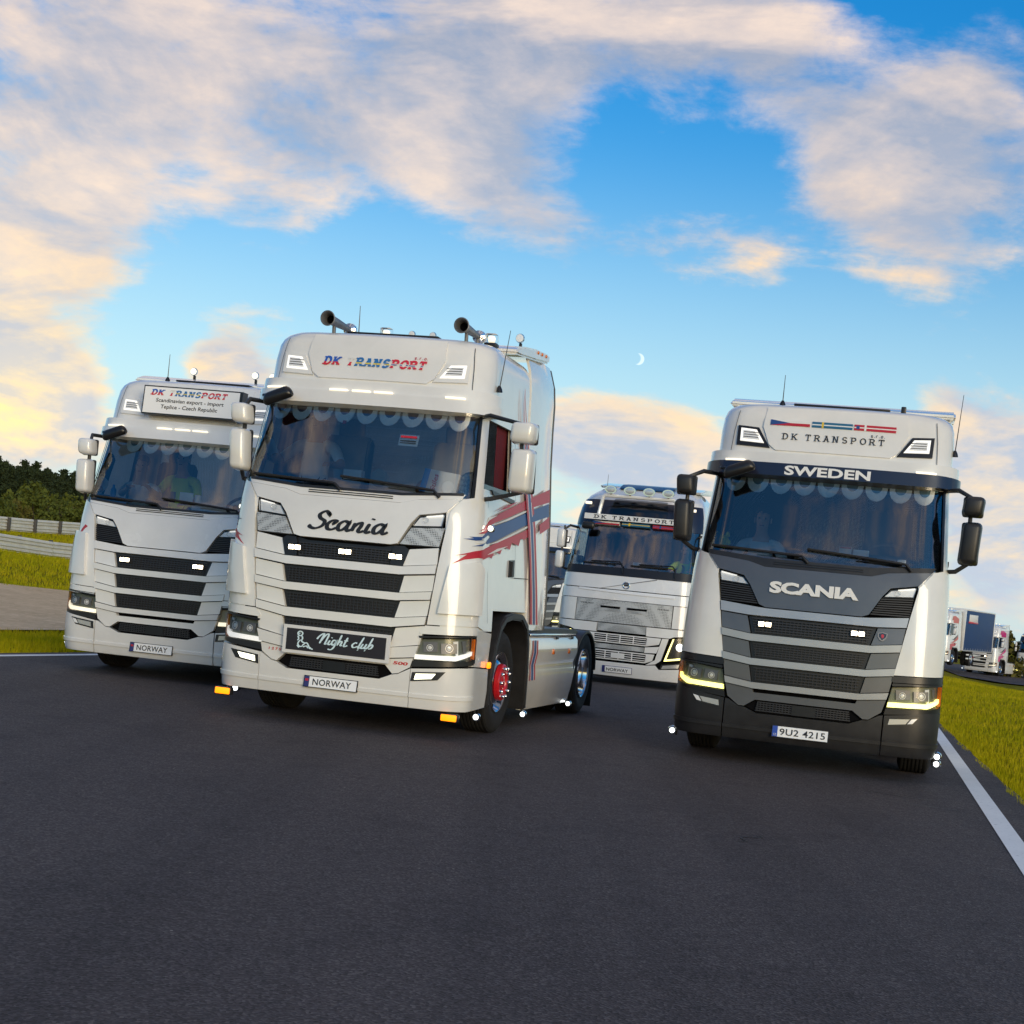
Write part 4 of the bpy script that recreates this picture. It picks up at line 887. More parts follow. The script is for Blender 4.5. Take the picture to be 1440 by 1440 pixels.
for k, (cx, cy, ln, an) in enumerate(((1.52, 9.55, .42, 62), (3.68, 13.1, .5, 150), (3.72, 12.55, .35, 160))):
    pts = [(cx + math.cos(R(an)) * ln * t_ + .04 * math.sin(t_ * 9 + k), cy + math.sin(R(an)) * ln * t_ + .03 * math.cos(t_ * 11 + k)) for t_ in np.linspace(0, 1, 9)]
    V, F = ribbon(pts, [.006 + .012 * abs(math.sin(i * 1.7 + k)) for i in range(9)]); mk('tar_mark', ([(x, y, .0085) for x, y, _ in V], F), 'tar', road_)
gy = list(np.arange(0, 110, 2.))
tag(mk('gravel_trap', strip(lambda y: el(y) - 13.5 / math.cos(R(18)) + .6 * math.sin(y * .3), lambda y: el(y) - 3.5 / math.cos(R(18)) + .12 * math.sin(y * 1.1), gy, .02, 14), 'gravel'), kind='structure')
py = list(np.arange(94, 150, 2.)); tag(mk('paddock', strip(lambda y: er(y) + 2, lambda y: er(y) + 70, py, .03, 24), 'asphalt'), kind='structure')

# ------------------------------------------------------------------ the lead truck: tall white cab with a flag stripe down its side
flagmat('f_cz', 'cz', 3.42, 3.515); flagmat('f_cz2', 'cz2', 3.42, 3.515); flagmat('f_se', 'se', 3.42, 3.515); flagmat('f_no', 'no', 3.42, 3.515)
DZ = .235
white = dict(body='paint', hood='paint', slat='paint', side='paint', low='paint', bumper='paint', lampmesh='perforated', mirror='paint', roofframe='paint', visor='paint', band='paint', fog='fog', drl='drl_soft', cowl='paint',
             dash='red_dash', seat='seat_cloth', curtain=1, lace=('lace', 'lace_dark'), wheelrim='wood')
A, sa = scania(white, (-1.61, 14.25), 14.76, DZ, dict(lean=.040, rake=.10, fair=.18, open_window=1, mirror_dx=.13, mirror_w=1.25, markers=[(-1.02, -.84), (-.37, -.19), (-.14, .04), (.08, .26), (.77, .95)], red_hub=1, plate='NORWAY', plate_band='norway_blue', plate_z=(.355, .462), leds=[-.49, .02, .51], deflector=1, scallops=9, white_face=1))
tag(A, 'tall white tractor unit with a flag stripe on its side and a night club sign', 'truck')
# lettering on the roof front
slab_on(sa, A, 'DK TRANSPORT', -.53, .53, 3.42, 3.515, .016, ['f_cz', 'f_cz', 'f_cz2'] + ['f_se'] * 4 + ['f_no'] * 4, .22, .24)
slab_on(sa, A, 's.r.o.', .40, .53, 3.525, 3.55, .016, 'red', .2, .13, pitch=.85)
# hand-lettered word on the bonnet
S_ = [[(.62, .92), (.70, .80), (.52, .97), (.30, .80), (.36, .60), (.58, .45), (.52, .20), (.26, .05), (.02, .12), (.06, .22)],
      [(1.02, .46), (.98, .36), (1.08, .50), (.90, .52), (.74, .32), (.78, .10), (.96, .06), (1.14, .18)],
      [(1.58, .48), (1.40, .54), (1.22, .36), (1.22, .12), (1.36, .06), (1.52, .24), (1.62, .50), (1.56, .20), (1.64, .06), (1.78, .16)],
      [(1.86, .50), (1.80, .06)], [(1.82, .24), (1.96, .46), (2.10, .52), (2.12, .36), (2.06, .14), (2.14, .05), (2.28, .14)],
      [(2.44, .52), (2.36, .16), (2.44, .05), (2.56, .14)], [(2.52, .72), (2.54, .80)],
      [(3.04, .48), (2.86, .54), (2.68, .36), (2.68, .12), (2.82, .06), (2.98, .24), (3.08, .50), (3.02, .20), (3.10, .06), (3.26, .18)]]
V, F = script(S_, .175, .40); sa.flat2d('bonnet_lettering', fit(V, -.385, .42, 1.815, 2.01, .18), F, .010, 'letter_black', A)
# illuminated-look name board under the grille
fl = Flat(.025, -.05, .785, -.02)
sg_ = fl.patch('name_board', [(-.525, -.13), (.525, -.13), (.525, .13), (-.525, .13)], -.03, .0, 'sign_white', A, .006)
fl.patch('board_face', [(-.49, -.10), (.49, -.10), (.49, .10), (-.49, .10)], -.01, .003, 'sign_black', sg_, 0)
N_ = [[(.02, .42), (.10, .62), (.28, .86), (.40, .90), (.34, .60), (.22, .10)], [(.28, .30), (.48, .74), (.62, .92), (.70, .84), (.62, .40), (.56, .10), (.68, .14)],
      [(.84, .44), (.76, .16), (.84, .08), (.94, .18)], [(.92, .62), (.94, .68)], [(1.22, .44), (1.06, .46), (.98, .20), (1.08, .08), (1.20, .24), (1.26, .46), (1.16, -.08), (1.0, -.30), (.80, -.28)],
      [(1.52, .96), (1.34, .08)], [(1.38, .26), (1.52, .44), (1.60, .38), (1.54, .12), (1.66, .12)], [(1.92, .80), (1.76, .14), (1.86, .08), (1.98, .18)], [(1.72, .52), (1.98, .54)],
      [(2.56, .42), (2.44, .46), (2.28, .26), (2.34, .08), (2.48, .10), (2.62, .2)], [(2.92, .96), (2.68, .14), (2.74, .07), (2.84, .16)], [(2.94, .44), (2.84, .14), (2.92, .07), (3.08, .22)], [(3.16, .46), (3.06, .12), (3.16, .08), (3.24, .2)],
      [(3.48, .98), (3.26, .12)], [(3.30, .24), (3.46, .44), (3.54, .34), (3.46, .14), (3.30, .08)], [(2.66, -.06), (2.70, -.1)], [(3.10, -.06), (3.14, -.1)]]
V, F = script(N_, .125, .4); fl.flat2d('board_lettering', fit(V, -.19, .375, -.068, .088, .10), F, .005, 'neon_text', sg_)
FG = [[(0, .9), (.1, 1.0), (.24, .97), (.28, .85), (.18, .74), (.05, .78), (0, .9)], [(.22, .78), (.30, .62), (.26, .48)], [(.02, .72), (.08, .55), (.0, .45)], [(.2, .5), (.10, .38), (.06, .24), (.16, .10), (.34, .12)], [(.24, .5), (.30, .38), (.44, .34)],
      [(.30, .14), (.50, .34), (.62, .30), (.72, .12), (.84, .06)], [(.36, .08), (.56, .16), (.66, .04)], [(.02, .16), (.14, .02)], [(.06, .86), (.16, .9)], [(.70, .06), (.95, .0)]]
V, F = script(FG, .085, .3); fl.flat2d('board_figure', fit(V, -.385, -.215, -.082, .083), F, .005, 'neon_text', sg_)
for tx, x0, x1, z0, z1 in (('500', .575, .715, .652, .682), ('1 2 7 S', -.665, -.535, .66, .685)):
    V, F = glyphs(tx, .03); sa.flat2d('badge', fit([v[:2] for v in V], x0, x1, z0, z1, .1), F, .006, 'red_paint', A)
# flag stripe: wide brush-like bands wrapping from the door to the rear of the cab
ss = lambda y, z: sa.sy(y, z)
def band(name, pts, m, off=.010, sg=1): return sa.patch(name, [(sg * (ss(y, z) if y > .55 else 1.04 + (y + .6) * .45), z) for y, z in pts], off - .004, off, m, A, 0, .06)
for sg in (1, -1):
    band('stripe', [(-.60, 1.62), (-.30, 1.72), (.1, 1.765), (.38, 1.80), (1.0, 1.90), (1.71, 2.01), (2.19, 2.10), (2.19, 2.03), (1.95, 1.965), (1.80, 1.97), (1.72, 1.89), (1.45, 1.905), (1.38, 1.835), (1.12, 1.85), (1.02, 1.77), (.82, 1.79), (.72, 1.715), (.55, 1.735), (.40, 1.70), (.0, 1.70), (-.35, 1.67)], 'red', sg=sg)
    band('stripe', [(-.30, 1.885), (.1, 1.90), (.4, 1.96), (.64, 2.00), (1.3, 2.11), (2.19, 2.27), (2.19, 2.15), (1.4, 2.0), (.9, 1.90), (.45, 1.84), (.36, 1.86), (.65, 1.915), (.5, 1.93), (.2, 1.89), (-.05, 1.87)], 'blue', sg=sg)
    band('stripe', [(.0, 1.955), (.3, 2.0), (.45, 2.06), (1.0, 2.16), (1.78, 2.32), (2.19, 2.41), (2.19, 2.31), (1.3, 2.145), (.8, 2.06), (.55, 2.02), (.30, 1.97)], 'red', sg=sg)
    band('stripe_edge', [(.45, 1.83), (.9, 1.89), (1.4, 1.985), (2.19, 2.137), (2.19, 2.118), (1.4, 1.965), (.9, 1.875)], 'white_decal', .011, sg)
    band('stripe_edge', [(.6, 2.01), (1.3, 2.135), (2.19, 2.30), (2.19, 2.282), (1.3, 2.115)], 'white_decal', .011, sg)
    band('stripe_tip', [(-.2, 1.80), (.1, 1.83), (.35, 1.85), (.15, 1.815)], 'blue', sg=sg)
    for (y0, z0, y1, z1, w_, m_) in ((-.55, 1.70, .3, 1.79, .012, 'red'), (-.05, 1.925, .5, 1.975, .014, 'red'), (.15, 1.985, .7, 2.075, .012, 'red'), (-.42, 1.86, .2, 1.875, .012, 'blue'), (-.15, 1.835, .4, 1.865, .010, 'white_decal'), (.3, 2.03, .9, 2.135, .012, 'white_decal'), (.5, 1.74, 1.3, 1.865, .014, 'white_decal'), (.2, 1.69, .9, 1.765, .012, 'red'), (.9, 2.17, 1.7, 2.335, .012, 'red')):
        band('stripe_sliver', [(y0, z0), ((y0 + y1) / 2, (z0 + z1) / 2 + w_), (y1, z1), ((y0 + y1) / 2, (z0 + z1) / 2 - w_)], m_, .0125, sg)
    fx = lambda z: sg * (float(sa.par(np.array(min(z, 3.5)))[1]) + .006 + .012)
    def vband(name, pts, m, dx):       # bands standing on the flat side, across cab and fairing
        V = [(fx(z) + sg * dx, y, z) for row in pts for (y, z) in row]; n = len(pts); F = [(2 * k, 2 * k + 1, 2 * k + 3, 2 * k + 2) for k in range(n - 1)]
        return mk(name, (V, F), m, A)
    zz_ = [1.10, 1.4, 1.75, 2.1, 2.45, 2.8, 3.1, 3.35, 3.5]; yl = [2.30, 2.24, 2.16, 2.06, 1.98, 1.98, 1.90, 1.84, 1.86]; yr = [2.62, 2.55, 2.46, 2.38, 2.28, 2.20, 2.04, 1.92, 1.88]
    vband('stripe', [((a, z), (a + (c - a) * .26, z)) for a, c, z in zip(yl, yr, zz_)], 'red', .0)
    vband('stripe_edge', [((a + (c - a) * .26, z), (a + (c - a) * .33, z)) for a, c, z in zip(yl, yr, zz_)], 'white_decal', .0)
    vband('stripe', [((a + (c - a) * .33, z), (a + (c - a) * .66, z)) for a, c, z in zip(yl[:7], yr[:7], zz_[:7])], 'blue', .0)
    vband('stripe_edge', [((a + (c - a) * .66, z), (a + (c - a) * .73, z)) for a, c, z in zip(yl, yr, zz_)], 'white_decal', .0)
    vband('stripe', [((a + (c - a) * .73, z), (c, z)) for a, c, z in zip(yl, yr, zz_)], 'red', .0)
    vband('stripe', [((2.56, 2.06), (2.56, 2.16)), ((3.02, 2.16), (3.02, 2.28))], 'red', .001); vband('stripe', [((2.2, 2.31), (2.2, 2.41)), ((3.05, 2.44), (3.05, 2.58))], 'red', .001)
    vband('stripe', [((2.2, 2.16), (2.2, 2.28)), ((3.0, 2.28), (3.0, 2.42))], 'blue', .0015)
    for k, (a, b_, m_) in enumerate(((2.56, 2.60, 'red'), (2.60, 2.62, 'white_decal'), (2.62, 2.72, 'blue'), (2.72, 2.74, 'white_decal'), (2.74, 2.80, 'red'))):
        b = bmesh.new(); q = [b.verts.new((sg * x, y, z)) for x, z in ((1.241, .93), (1.251, .80), (1.231, .66), (1.241, .58), (1.246, .50)) for y in (a, b_)]
        for i in range(4): b.faces.new((q[2 * i], q[2 * i + 1], q[2 * i + 3], q[2 * i + 2]))
        mk('skirt_stripe', b, m_, A)
    # lamps under the bumper
    al = mk('amber_lamp', rbox((sg * 1.13, .14, .215), (.17, .07, .075), .012), 'lamp_house', A); mk('amber_lens', rbox((sg * 1.13, .10, .215), (.15, .02, .06), .01), 'amber', al)
    for (x, y, z) in ((1.24, .62, .21), (1.22, 2.50, .14), (1.22, 4.68, .16)):
        mk('lamp_bracket', rbox((sg * (x - .03), y + .035, z + .05), (.02, .02, .12), .004), 'satin_black', A)
        l = mk('side_lamp', lathe([(0, 0), (0, .036), (.03, .042), (.07, .03), (.07, 0)], 16, at((sg * x, y, z), 'y')), 'chrome', A); mk('lamp_glass', lathe([(-.006, 0), (-.003, .026)], 14, at((sg * x, y, z), 'y')), 'spot', l)
    l = mk('side_spot', lathe([(0, 0), (0, .032), (.03, .038), (.06, .02), (.06, 0)], 16, at((sg * 1.27, .52, 1.99), 'y')), 'chrome', A); mk('lamp_glass', lathe([(-.006, 0), (-.003, .024)], 14, at((sg * 1.27, .52, 1.99), 'y')), 'spot', l)
    mk('turn_repeater', rbox((sg * 1.262, .82, .70), (.03, .07, .06), .01), 'amber', A)
for x in (-.60, .78): horn(A, x, 1.40, 3.92, .60)
for x in (-.18, .93): bl = mk('beacon', rbox((x, 1.35, 3.90), (.12, .10, .10), .02), 'lens', A); mk('beacon_core', rbox((x, 1.35, 3.895), (.07, .06, .07), .02), 'marker', bl); mk('beacon_base', rbox((x, 1.35, 3.835), (.13, .11, .04), .01), 'satin_black', bl)
for x in (.12, .34): ball_lamp(A, x, 1.3, 3.885, .038)
ball_lamp(A, 1.0, 2.2, 4.06, .05)
antenna(A, (-.46, 1.3, 3.81), .34); antenna(A, (1.16, .92, 3.32), .62, (.04, .14))
for y in (2.45, 2.62, 2.80): mk('marker_stud', lathe([(0, .018), (.012, .014), (.014, 0)], 10, at((1.132, y, 3.975 + (y - 2.6) * .06))), 'amber_plastic', A)

# ------------------------------------------------------------------ the right-hand truck: white cab, grey front
pal = dict(body='paint', hood='grey_paint', slat='silver_grey', side='panel_grey', low='panel_grey', bumper='black_plastic', lampmesh='black', mirror='black_plastic', roofframe='satin_black', visor='navy', band='satin_black', fog='fog_off', drl='drl',
           lining='dark_lining', dash='dash', seat='seat_dark', lace=('lace', 'lace_teal'))
Dk, sdk = scania(pal, (2.81, 14.54), 14.42, 0, dict(markers=[(-.99, -.82), (.80, .97)], plate='9U2 4215', plate_band='plate_blue', plate_z=(.302, .412), leds=[-.435, .435], scallops=9, plate_box=(-.19, .235)))
tag(Dk, 'white tractor unit with grey grille, black mirrors and a dark SWEDEN visor', 'truck')
for k, (x0, x1) in enumerate(((-.63, -.245), (-.225, .165), (.18, .58))):
    z0, z1 = 3.315, 3.372; w = x1 - x0; o = .017
    f = sdk.patch('flag_strip', [(x0, z0), (x1, z0), (x1, z1), (x0, z1)], .005, .016, ['white_decal', 'sweden_blue', 'red'][k], Dk, 0)
    if k == 0:
        sdk.patch('flag_field', [(x0, z0), (x1, z0), (x1, z0 + .028), (x0 + w * .5, z0 + .028)], .01, o, 'red', f, 0); sdk.patch('flag_field', [(x0, z0), (x0 + w * .5, z0 + .028), (x0, z1)], .01, o + .0005, 'blue', f, 0)
    else:
        c1, c2 = (('yellow', None), ('white_decal', 'blue'))[k - 1]
        sdk.patch('flag_field', [(x0, z0 + .022), (x1, z0 + .022), (x1, z0 + .033), (x0, z0 + .033)], .01, o, c1 if k == 2 else 'white_decal', f, 0)
        sdk.patch('flag_field', [(x0 + w * .24, z0), (x0 + w * .29, z0), (x0 + w * .29, z1), (x0 + w * .24, z1)], .01, o + .001, c1, f, 0)
        if c2: sdk.patch('flag_field', [(x0 + w * .05, z0 + .012), (x0 + w * .13, z0 + .012), (x0 + w * .13, z1 - .012), (x0 + w * .05, z1 - .012)], .01, o + .002, c2, f, 0)
slab_on(sdk, Dk, 'DK TRANSPORT', -.505, .48, 3.172, 3.238, .016, 'letter_black', 0, .13, pitch=1.15)
slab_on(sdk, Dk, 's.r.o.', .35, .48, 3.250, 3.278, .016, 'letter_black', 0, .12)
V, F = glyphs('SWEDEN', .035, space=1.02); sdk.flat2d('visor_lettering', fit([v[:2] for v in V], -.425, .385, 2.795, 2.89), F, .090, 'letter_white', Dk)
V, F = glyphs('SCANIA', .05, .015, .98); V = fit(V, -.43, .405, 1.655, 1.768); sdk.flat2d('bonnet_letters', V * np.array([1, 1, .6]), F, .018, 'letter_white', Dk)
bd = sdk.patch('shield_badge', [(.66 + (x - .66) * .78, 1.345 + (z - 1.345) * .78) for x, z in [(.60, 1.385), (.625, 1.39), (.66, 1.40), (.695, 1.39), (.72, 1.385), (.715, 1.34), (.69, 1.305), (.66, 1.29), (.63, 1.305), (.605, 1.34)]], -.01, .008, 'dull_metal', Dk, .003)
sdk.patch('badge_field', [(.66 + (x - .66) * .78, 1.345 + (z - 1.345) * .78) for x, z in [(.615, 1.378), (.66, 1.39), (.705, 1.378), (.70, 1.342), (.66, 1.303), (.62, 1.342)]], .005, .011, 'navy', bd, 0); sdk.patch('badge_mark', [(.645, 1.36), (.66, 1.368), (.675, 1.358), (.672, 1.338), (.66, 1.328), (.65, 1.34)], .008, .013, 'red_paint', bd, 0)
for sg in (1, -1):
    mk('lamp_bracket', rbox((sg * 1.23, .45, .25), (.02, .02, .16), .004), 'satin_black', Dk)
    for z in ((.215,) if sg < 0 else (.19, .26)):
        l = mk('side_lamp', lathe([(0, 0), (0, .04), (.03, .048), (.08, .03), (.08, 0)], 16, at((sg * 1.27, .42, z), 'y')), 'chrome', Dk)
        mk('lamp_glass', lathe([(-.006, 0), (-.003, .026)], 14, at((sg * 1.27, .42, z), 'y')), 'spot', l)
antenna(Dk, (-.58, 1.1, 3.575), .32); antenna(Dk, (1.15, .85, 3.16), .62, (.03, .1)); mk('roof_fitting', rbox((.62, 1.15, 3.61), (.05, .05, .09), .01), 'satin_black', Dk)
LEAN = 0

# ------------------------------------------------------------------ the left-hand truck: white, with a board on its roof
pal = dict(body='paint_cool', hood='paint_cool', slat='paint_cool', side='paint_cool', low='paint_cool', bumper='paint_cool', lampmesh='black', mirror='paint_cool', roofframe='paint_cool', visor='paint_cool', band='paint_cool', fog='fog_off', drl='marker', cowl='paint_cool',
           lining='lining', dash='dash', seat='seat_dark', lace=('lace', 'lace_teal'))
Bt, sb = scania(pal, (-4.12, 17.81), 11.3, 0, dict(markers=[(-1.0, -.82), (-.37, -.19), (-.14, .04), (.08, .26), (.80, .97)], plate='NORWAY', plate_band='norway_blue', plate_z=(.302, .412), leds=[-.455, .455], deflector=1, mirror_dx=.16, scallops=9, no_first=1, white_face=1))
tag(Bt, 'white tractor unit with a lettered board and round lamps on its roof', 'truck')
fb = Flat(.05, .36, 3.265, .08)
bo = fb.patch('roof_board', [(-.62, -.17), (.62, -.17), (.62, .17), (-.62, .17)], -.16, .0, 'satin_black', Bt, .01)
fb.patch('board_face', [(-.605, -.155), (.585, -.155), (.585, .155), (-.605, .155)], -.01, .006, 'plate_white', bo, .005)
flagmat('g_cz', 'cz', 3.325, 3.395); flagmat('g_cz2', 'cz2', 3.325, 3.395); flagmat('g_se', 'se', 3.325, 3.395); flagmat('g_no', 'no', 3.325, 3.395)
slab_on(fb, bo, 'DK TRANSPORT', -.53, .44, .055, .13, .008, ['g_cz', 'g_cz', 'g_cz2'] + ['g_se'] * 4 + ['g_no'] * 4, .25, .24)
for tx, x0, x1, z0, z1 in (('Scandinavian export - import', -.45, .40, -.035, .025), ('Teplice - Czech Republic', -.38, .33, -.11, -.05)):
    V, F = glyphs(tx, .015); fb.flat2d('board_lettering', fit([v[:2] for v in V], x0, x1, z0, z1, .1), F, .008, 'letter_black', bo)['kind'] = 'stuff'
for x in (-.50, .32, .55, .78): ball_lamp(Bt, x, 1.62, 3.80 - abs(x) * .02, .05, 'marker')
antenna(Bt, (-.62, 1.1, 3.575), .34)
rh = mk('roof_fairing', prism_yz([(1.15, 3.54), (1.5, 3.68), (1.9, 3.72), (2.6, 3.74), (2.6, 3.5), (1.15, 3.5)], -.70, 1.0, .06), 'paint_cool', Bt)
for sg in (1, -1):
    V = [(1.02, 1.70), (1.06, 1.72), (1.22, 1.57), (1.20, 1.56)]
    sb.patch('red_flash', [(sg * x, z) for x, z in V], .004, .009, 'red', Bt, 0)
    l = mk('side_lamp', lathe([(0, 0), (0, .04), (.03, .048), (.08, .03), (.08, 0)], 16, at((sg * 1.27, .42, .30), 'y')), 'chrome', Bt); mk('lamp_glass', lathe([(-.006, 0), (-.003, .038)], 14, at((sg * 1.27, .42, .30), 'y')), 'spot', l)
# ------------------------------------------------------------------ the truck behind: rounder cab, dark roof front with a lamp bar
VROWS = [(.12, .06, 1.19, .34), (.3, .01, 1.22, .34), (.6, 0, 1.235, .34), (.9, .01, 1.235, .34), (1.5, .05, 1.23, .35), (1.9, .11, 1.21, .35), (2.05, .16, 1.20, .34), (2.78, .42, 1.17, .33), (2.9, .45, 1.165, .34), (3.1, .52, 1.14, .36), (3.25, .60, 1.10, .38), (3.34, .70, 1.06, .40), (3.42, .85, 1.0, .42), (3.5, 1.02, .93, .44), (3.56, 1.22, .86, .44), (3.59, 1.4, .80, .42)]
def volvo(loc, yaw):
    T = empty('truck', (loc[0], loc[1], 0), -R(yaw)); sf = Surf(VROWS, 2.25, 0, 9); B = 'paint_cool'
    zz = [.95, 1.1, 1.25, 1.4, 1.6, 1.75, 1.9, 2.04, 2.2, 2.35, 2.5, 2.65, 2.79, 2.9, 3.0, 3.1, 3.18, 3.25, 3.30, 3.34, 3.38, 3.42, 3.46, 3.5, 3.53, 3.56, 3.59]
    half = [0, .15, .3, .45, .6, .75, .9, 1.0, 1.1, 1.2, 1.3, 1.4, 1.5, 1.6, 1.7, 1.8, 1.9, 2.0, 2.15, 2.3, 2.45, 2.6, 2.8, 3.0]; qs = [-q for q in half[:0:-1]] + half
    def skip(q, z):
        q = abs(q); return (q < 1.6 and 2.04 < z < 2.79) or (1.9 < q < 2.6 and 2.04 < z < 2.79) or (q < 1.5 and z < 1.9)
    Pn, F = sf.shell(qs, zz, -.01, skip); n = len(qs); F = list(F) + [tuple((len(zz) - 1) * n + i for i in range(n)), tuple([j * n + n - 1 for j in range(len(zz))] + [j * n for j in range(len(zz) - 1, -1, -1)])]
    mk('cab_body', (Pn, F), B, T, 32)
    Pn, F = sf.shell(qs, zz[6:18], -.05, lambda q, z: skip(q, z) or abs(q) < 1.5 and z < 2.79); n = len(qs); F = list(F) + [tuple([j * n + n - 1 for j in range(12)] + [j * n for j in range(11, -1, -1)]), tuple(11 * n + i for i in range(n))]
    mk('cab_lining', (Pn, F), 'dark_lining', T)
    def gl(name, q0, q1, z0, z1, off, m, nq=24, nz=10): Pn, F = sf.shell(np.linspace(q0, q1, nq), np.linspace(z0, z1, nz), off); return mk(name, (Pn, F), m, T)
    gl('windshield', -1.61, 1.61, 2.02, 2.80, -.006, 'glass'); gl('windshield_band', -1.75, 1.75, 1.905, 2.05, .004, 'satin_black'); gl('front_backing', -1.4, 1.4, .25, 1.9, -.08, 'void')
    for sg in (1, -1): gl('windshield_seal', sg * 1.56, sg * 1.62, 2.04, 2.79, .002, 'satin_black', 4); gl('side_window', sg * 1.9, sg * 2.6, 2.04, 2.79, -.015, 'glass_dark', 8)
    # bonnet and grille
    sf.patch('bonnet', [(-1.5, 1.665), (1.5, 1.665), (1.5, 1.90), (-1.5, 1.90)], -.06, .006, B, T, .012)
    up_ = [(-1.5, 1.65), (1.5, 1.65), (1.5, 1.475), (-1.5, 1.475)]; sf.patch('upper_panel', up_, -.06, .004, B, T, .01)
    sf.patch('chrome_bar', [(-.85, 1.655), (.0, 1.635), (.87, 1.625), (.87, 1.59), (.0, 1.595), (-.85, 1.62)], .0, .02, 'reflector', T, .008)
    sf.patch('diagonal_bar', [(-.52, 1.645), (-.50, 1.655), (.52, 1.90), (.53, 1.885)], .004, .012, 'dull_metal', T, .002)
    c = sf.map(0, 1.745, .012); em = mk('round_emblem', lathe([(.055 * math.cos(a) * .25, .055 + .012 * math.sin(a)) for a in np.linspace(0, 2 * math.pi, 7)[:-1]], 24, at(tuple(c), 'y'), closed=True), 'chrome', T)
    mk('emblem_bar', rbox(tuple(c), (.10, .012, .022), .004), 'navy', em); mk('emblem_disc', lathe([(0, 0), (0, .05)], 20, at((c[0], c[1] + .004, c[2]), 'y')), 'dull_metal', em)
    sf.patch('mesh_panel', [(-.86, 1.465), (.86, 1.465), (.86, 1.075), (-.86, 1.075)], -.06, .0, 'perforated_white', T, .012)
    for a, b_ in ((-.43, -.05), (.05, .43)):
        g = sf.patch('grille_slot', [(a, 1.37), (b_, 1.37), (b_, 1.265), (a, 1.265)], -.0, .006, 'perforated', T, .004); sf.patch('slot_gap', [(a + .01, 1.362), (b_ - .01, 1.362), (b_ - .02, 1.325), (a + .02, 1.325)], .002, .009, 'void', g, 0)
    for sg in (1, -1):
        sf.patch('panel_side', [(sg * x, z) for x, z in [(.875, 1.465), (1.5, 1.465), (1.5, 1.075), (.875, 1.075)]], -.06, .004, B, T, .012)
        V, F = glyphs('FH 500' if sg > 0 else 'VOLVO', .01); sf.flat2d('panel_text', fit([v[:2] for v in V], .60 if sg > 0 else -.80, .80 if sg > 0 else -.55, 1.375, 1.40), F, .006, 'letter_black', T)
    sf.patch('centre_mesh', [(-.43, 1.06), (.43, 1.06), (.44, .925), (-.43, .925)], -.06, -.002, 'perforated', T, .006)
    for sg in (1, -1): sf.patch('mid_panel', [(sg * x, z) for x, z in [(.44, 1.06), (1.45, 1.06), (1.42, .99), (.93, .93), (.86, .90), (.45, .90)]], -.06, .004, B, T, .012)
    for k, (zt, zb, xo, xi) in enumerate(((.885, .725, .72, .47), (.595, .43, .63, .48))):
        fr = sf.patch('grille_frame', [(-xo, zt), (xo, zt), (xo - .03, zb + .05), (xi, zb), (-xi, zb), (-xo + .03, zb + .05)], -.06, .0, B, T, .012)
        sf.patch('grille_opening', [(-xi, zt - .02), (xi, zt - .02), (xi - .01, zb + .02), (-xi + .01, zb + .02)], -.03, .003, 'void', fr, 0)
        for j in range(3):
            z = zb + .035 + j * (zt - zb - .05) / 3; sf.prisms('grille_bar', [[(-xi + .01, z), (xi - .01, z), (xi - .01, z + .013), (-xi + .01, z + .013)]], .003, .016, 'paint_cool', fr)
        for x in (-.24, 0, .24): sf.prisms('grille_post', [[(x - .01, zb + .02), (x + .01, zb + .02), (x + .01, zt - .02), (x - .01, zt - .02)]], .003, .012, 'paint_cool', fr)
        for sg in (1, -1): sf.patch('grille_wing', [(sg * x, z) for x, z in [(xi + .01, zt - .025), (xo - .03, zt - .03), (xo - .05, zb + .065), (xi + .01, zb + .025)]], .0, .01, B, fr, .008)
    sf.patch('tow_cover', [(-.13, .56), (.11, .56), (.11, .47), (-.13, .47)], .0, .022, B, T, .01)
    sf.patch('mesh_strip', [(-.43, .70), (.43, .70), (.44, .62), (-.44, .62)], -.06, .0, 'perforated', T, .006)
    for sg in (1, -1):
        sf.patch('grille_cheek', [(sg * x, z) for x, z in [(.735, .885), (.85, .89), (.75, .50), (.66, .43), (.49, .40), (.645, .50)]], -.06, .002, B, T, .012)
        sf.patch('side_strip', [(sg * x, z) for x, z in [(.45, .705), (.70, .74), (.66, .62), (.45, .61)]], -.06, .001, B, T, .01)
        h = sf.patch('headlamp', [(sg * x, z) for x, z in [(.93, .90), (1.30, .975), (1.16, .56), (.80, .495)]], -.05, -.02, 'lamp_house', T, .01)
        sf.patch('light_strip', [(sg * x, z) for x, z in [(.92, .895), (.945, .90), (.84, .53), (1.16, .59), (1.15, .555), (.80, .495)]], -.02, .004, 'drl', h, .003)
        p = sf.map(sg * 1.05, .76, .0); mk('headlight_bulb', lathe([(0, 0), (0, .06), (.02, .066)], 18, at(tuple(p), 'y')), 'spot', h)
        sf.patch('lamp_cover', [(sg * x, z) for x, z in [(.93, .90), (1.30, .975), (1.16, .56), (.80, .495)]], -.01, .01, 'lens', h, .008)
        sf.patch('corner_panel', [(sg * x, z) for x, z in [(1.43, 1.06), (1.75, 1.06), (1.75, .60), (1.20, .56), (1.31, .98)]], -.05, .004, B, T, .012)
        sf.patch('fog_lamp', [(sg * x, z) for x, z in [(.76, .43), (1.16, .495), (1.14, .39), (.74, .345)]], -.05, .004, 'lamp_house', T, .006); sf.patch('fog_glass', [(sg * x, z) for x, z in [(.79, .42), (1.08, .465), (1.06, .40), (.77, .36)]], .0, .007, 'fog_off', T, .004)
        sf.patch('bumper_corner', [(sg * x, z) for x, z in [(1.18, .545), (1.75, .585), (1.75, .16), (1.12, .15), (1.155, .385)]], -.06, .01, B, T, .012)
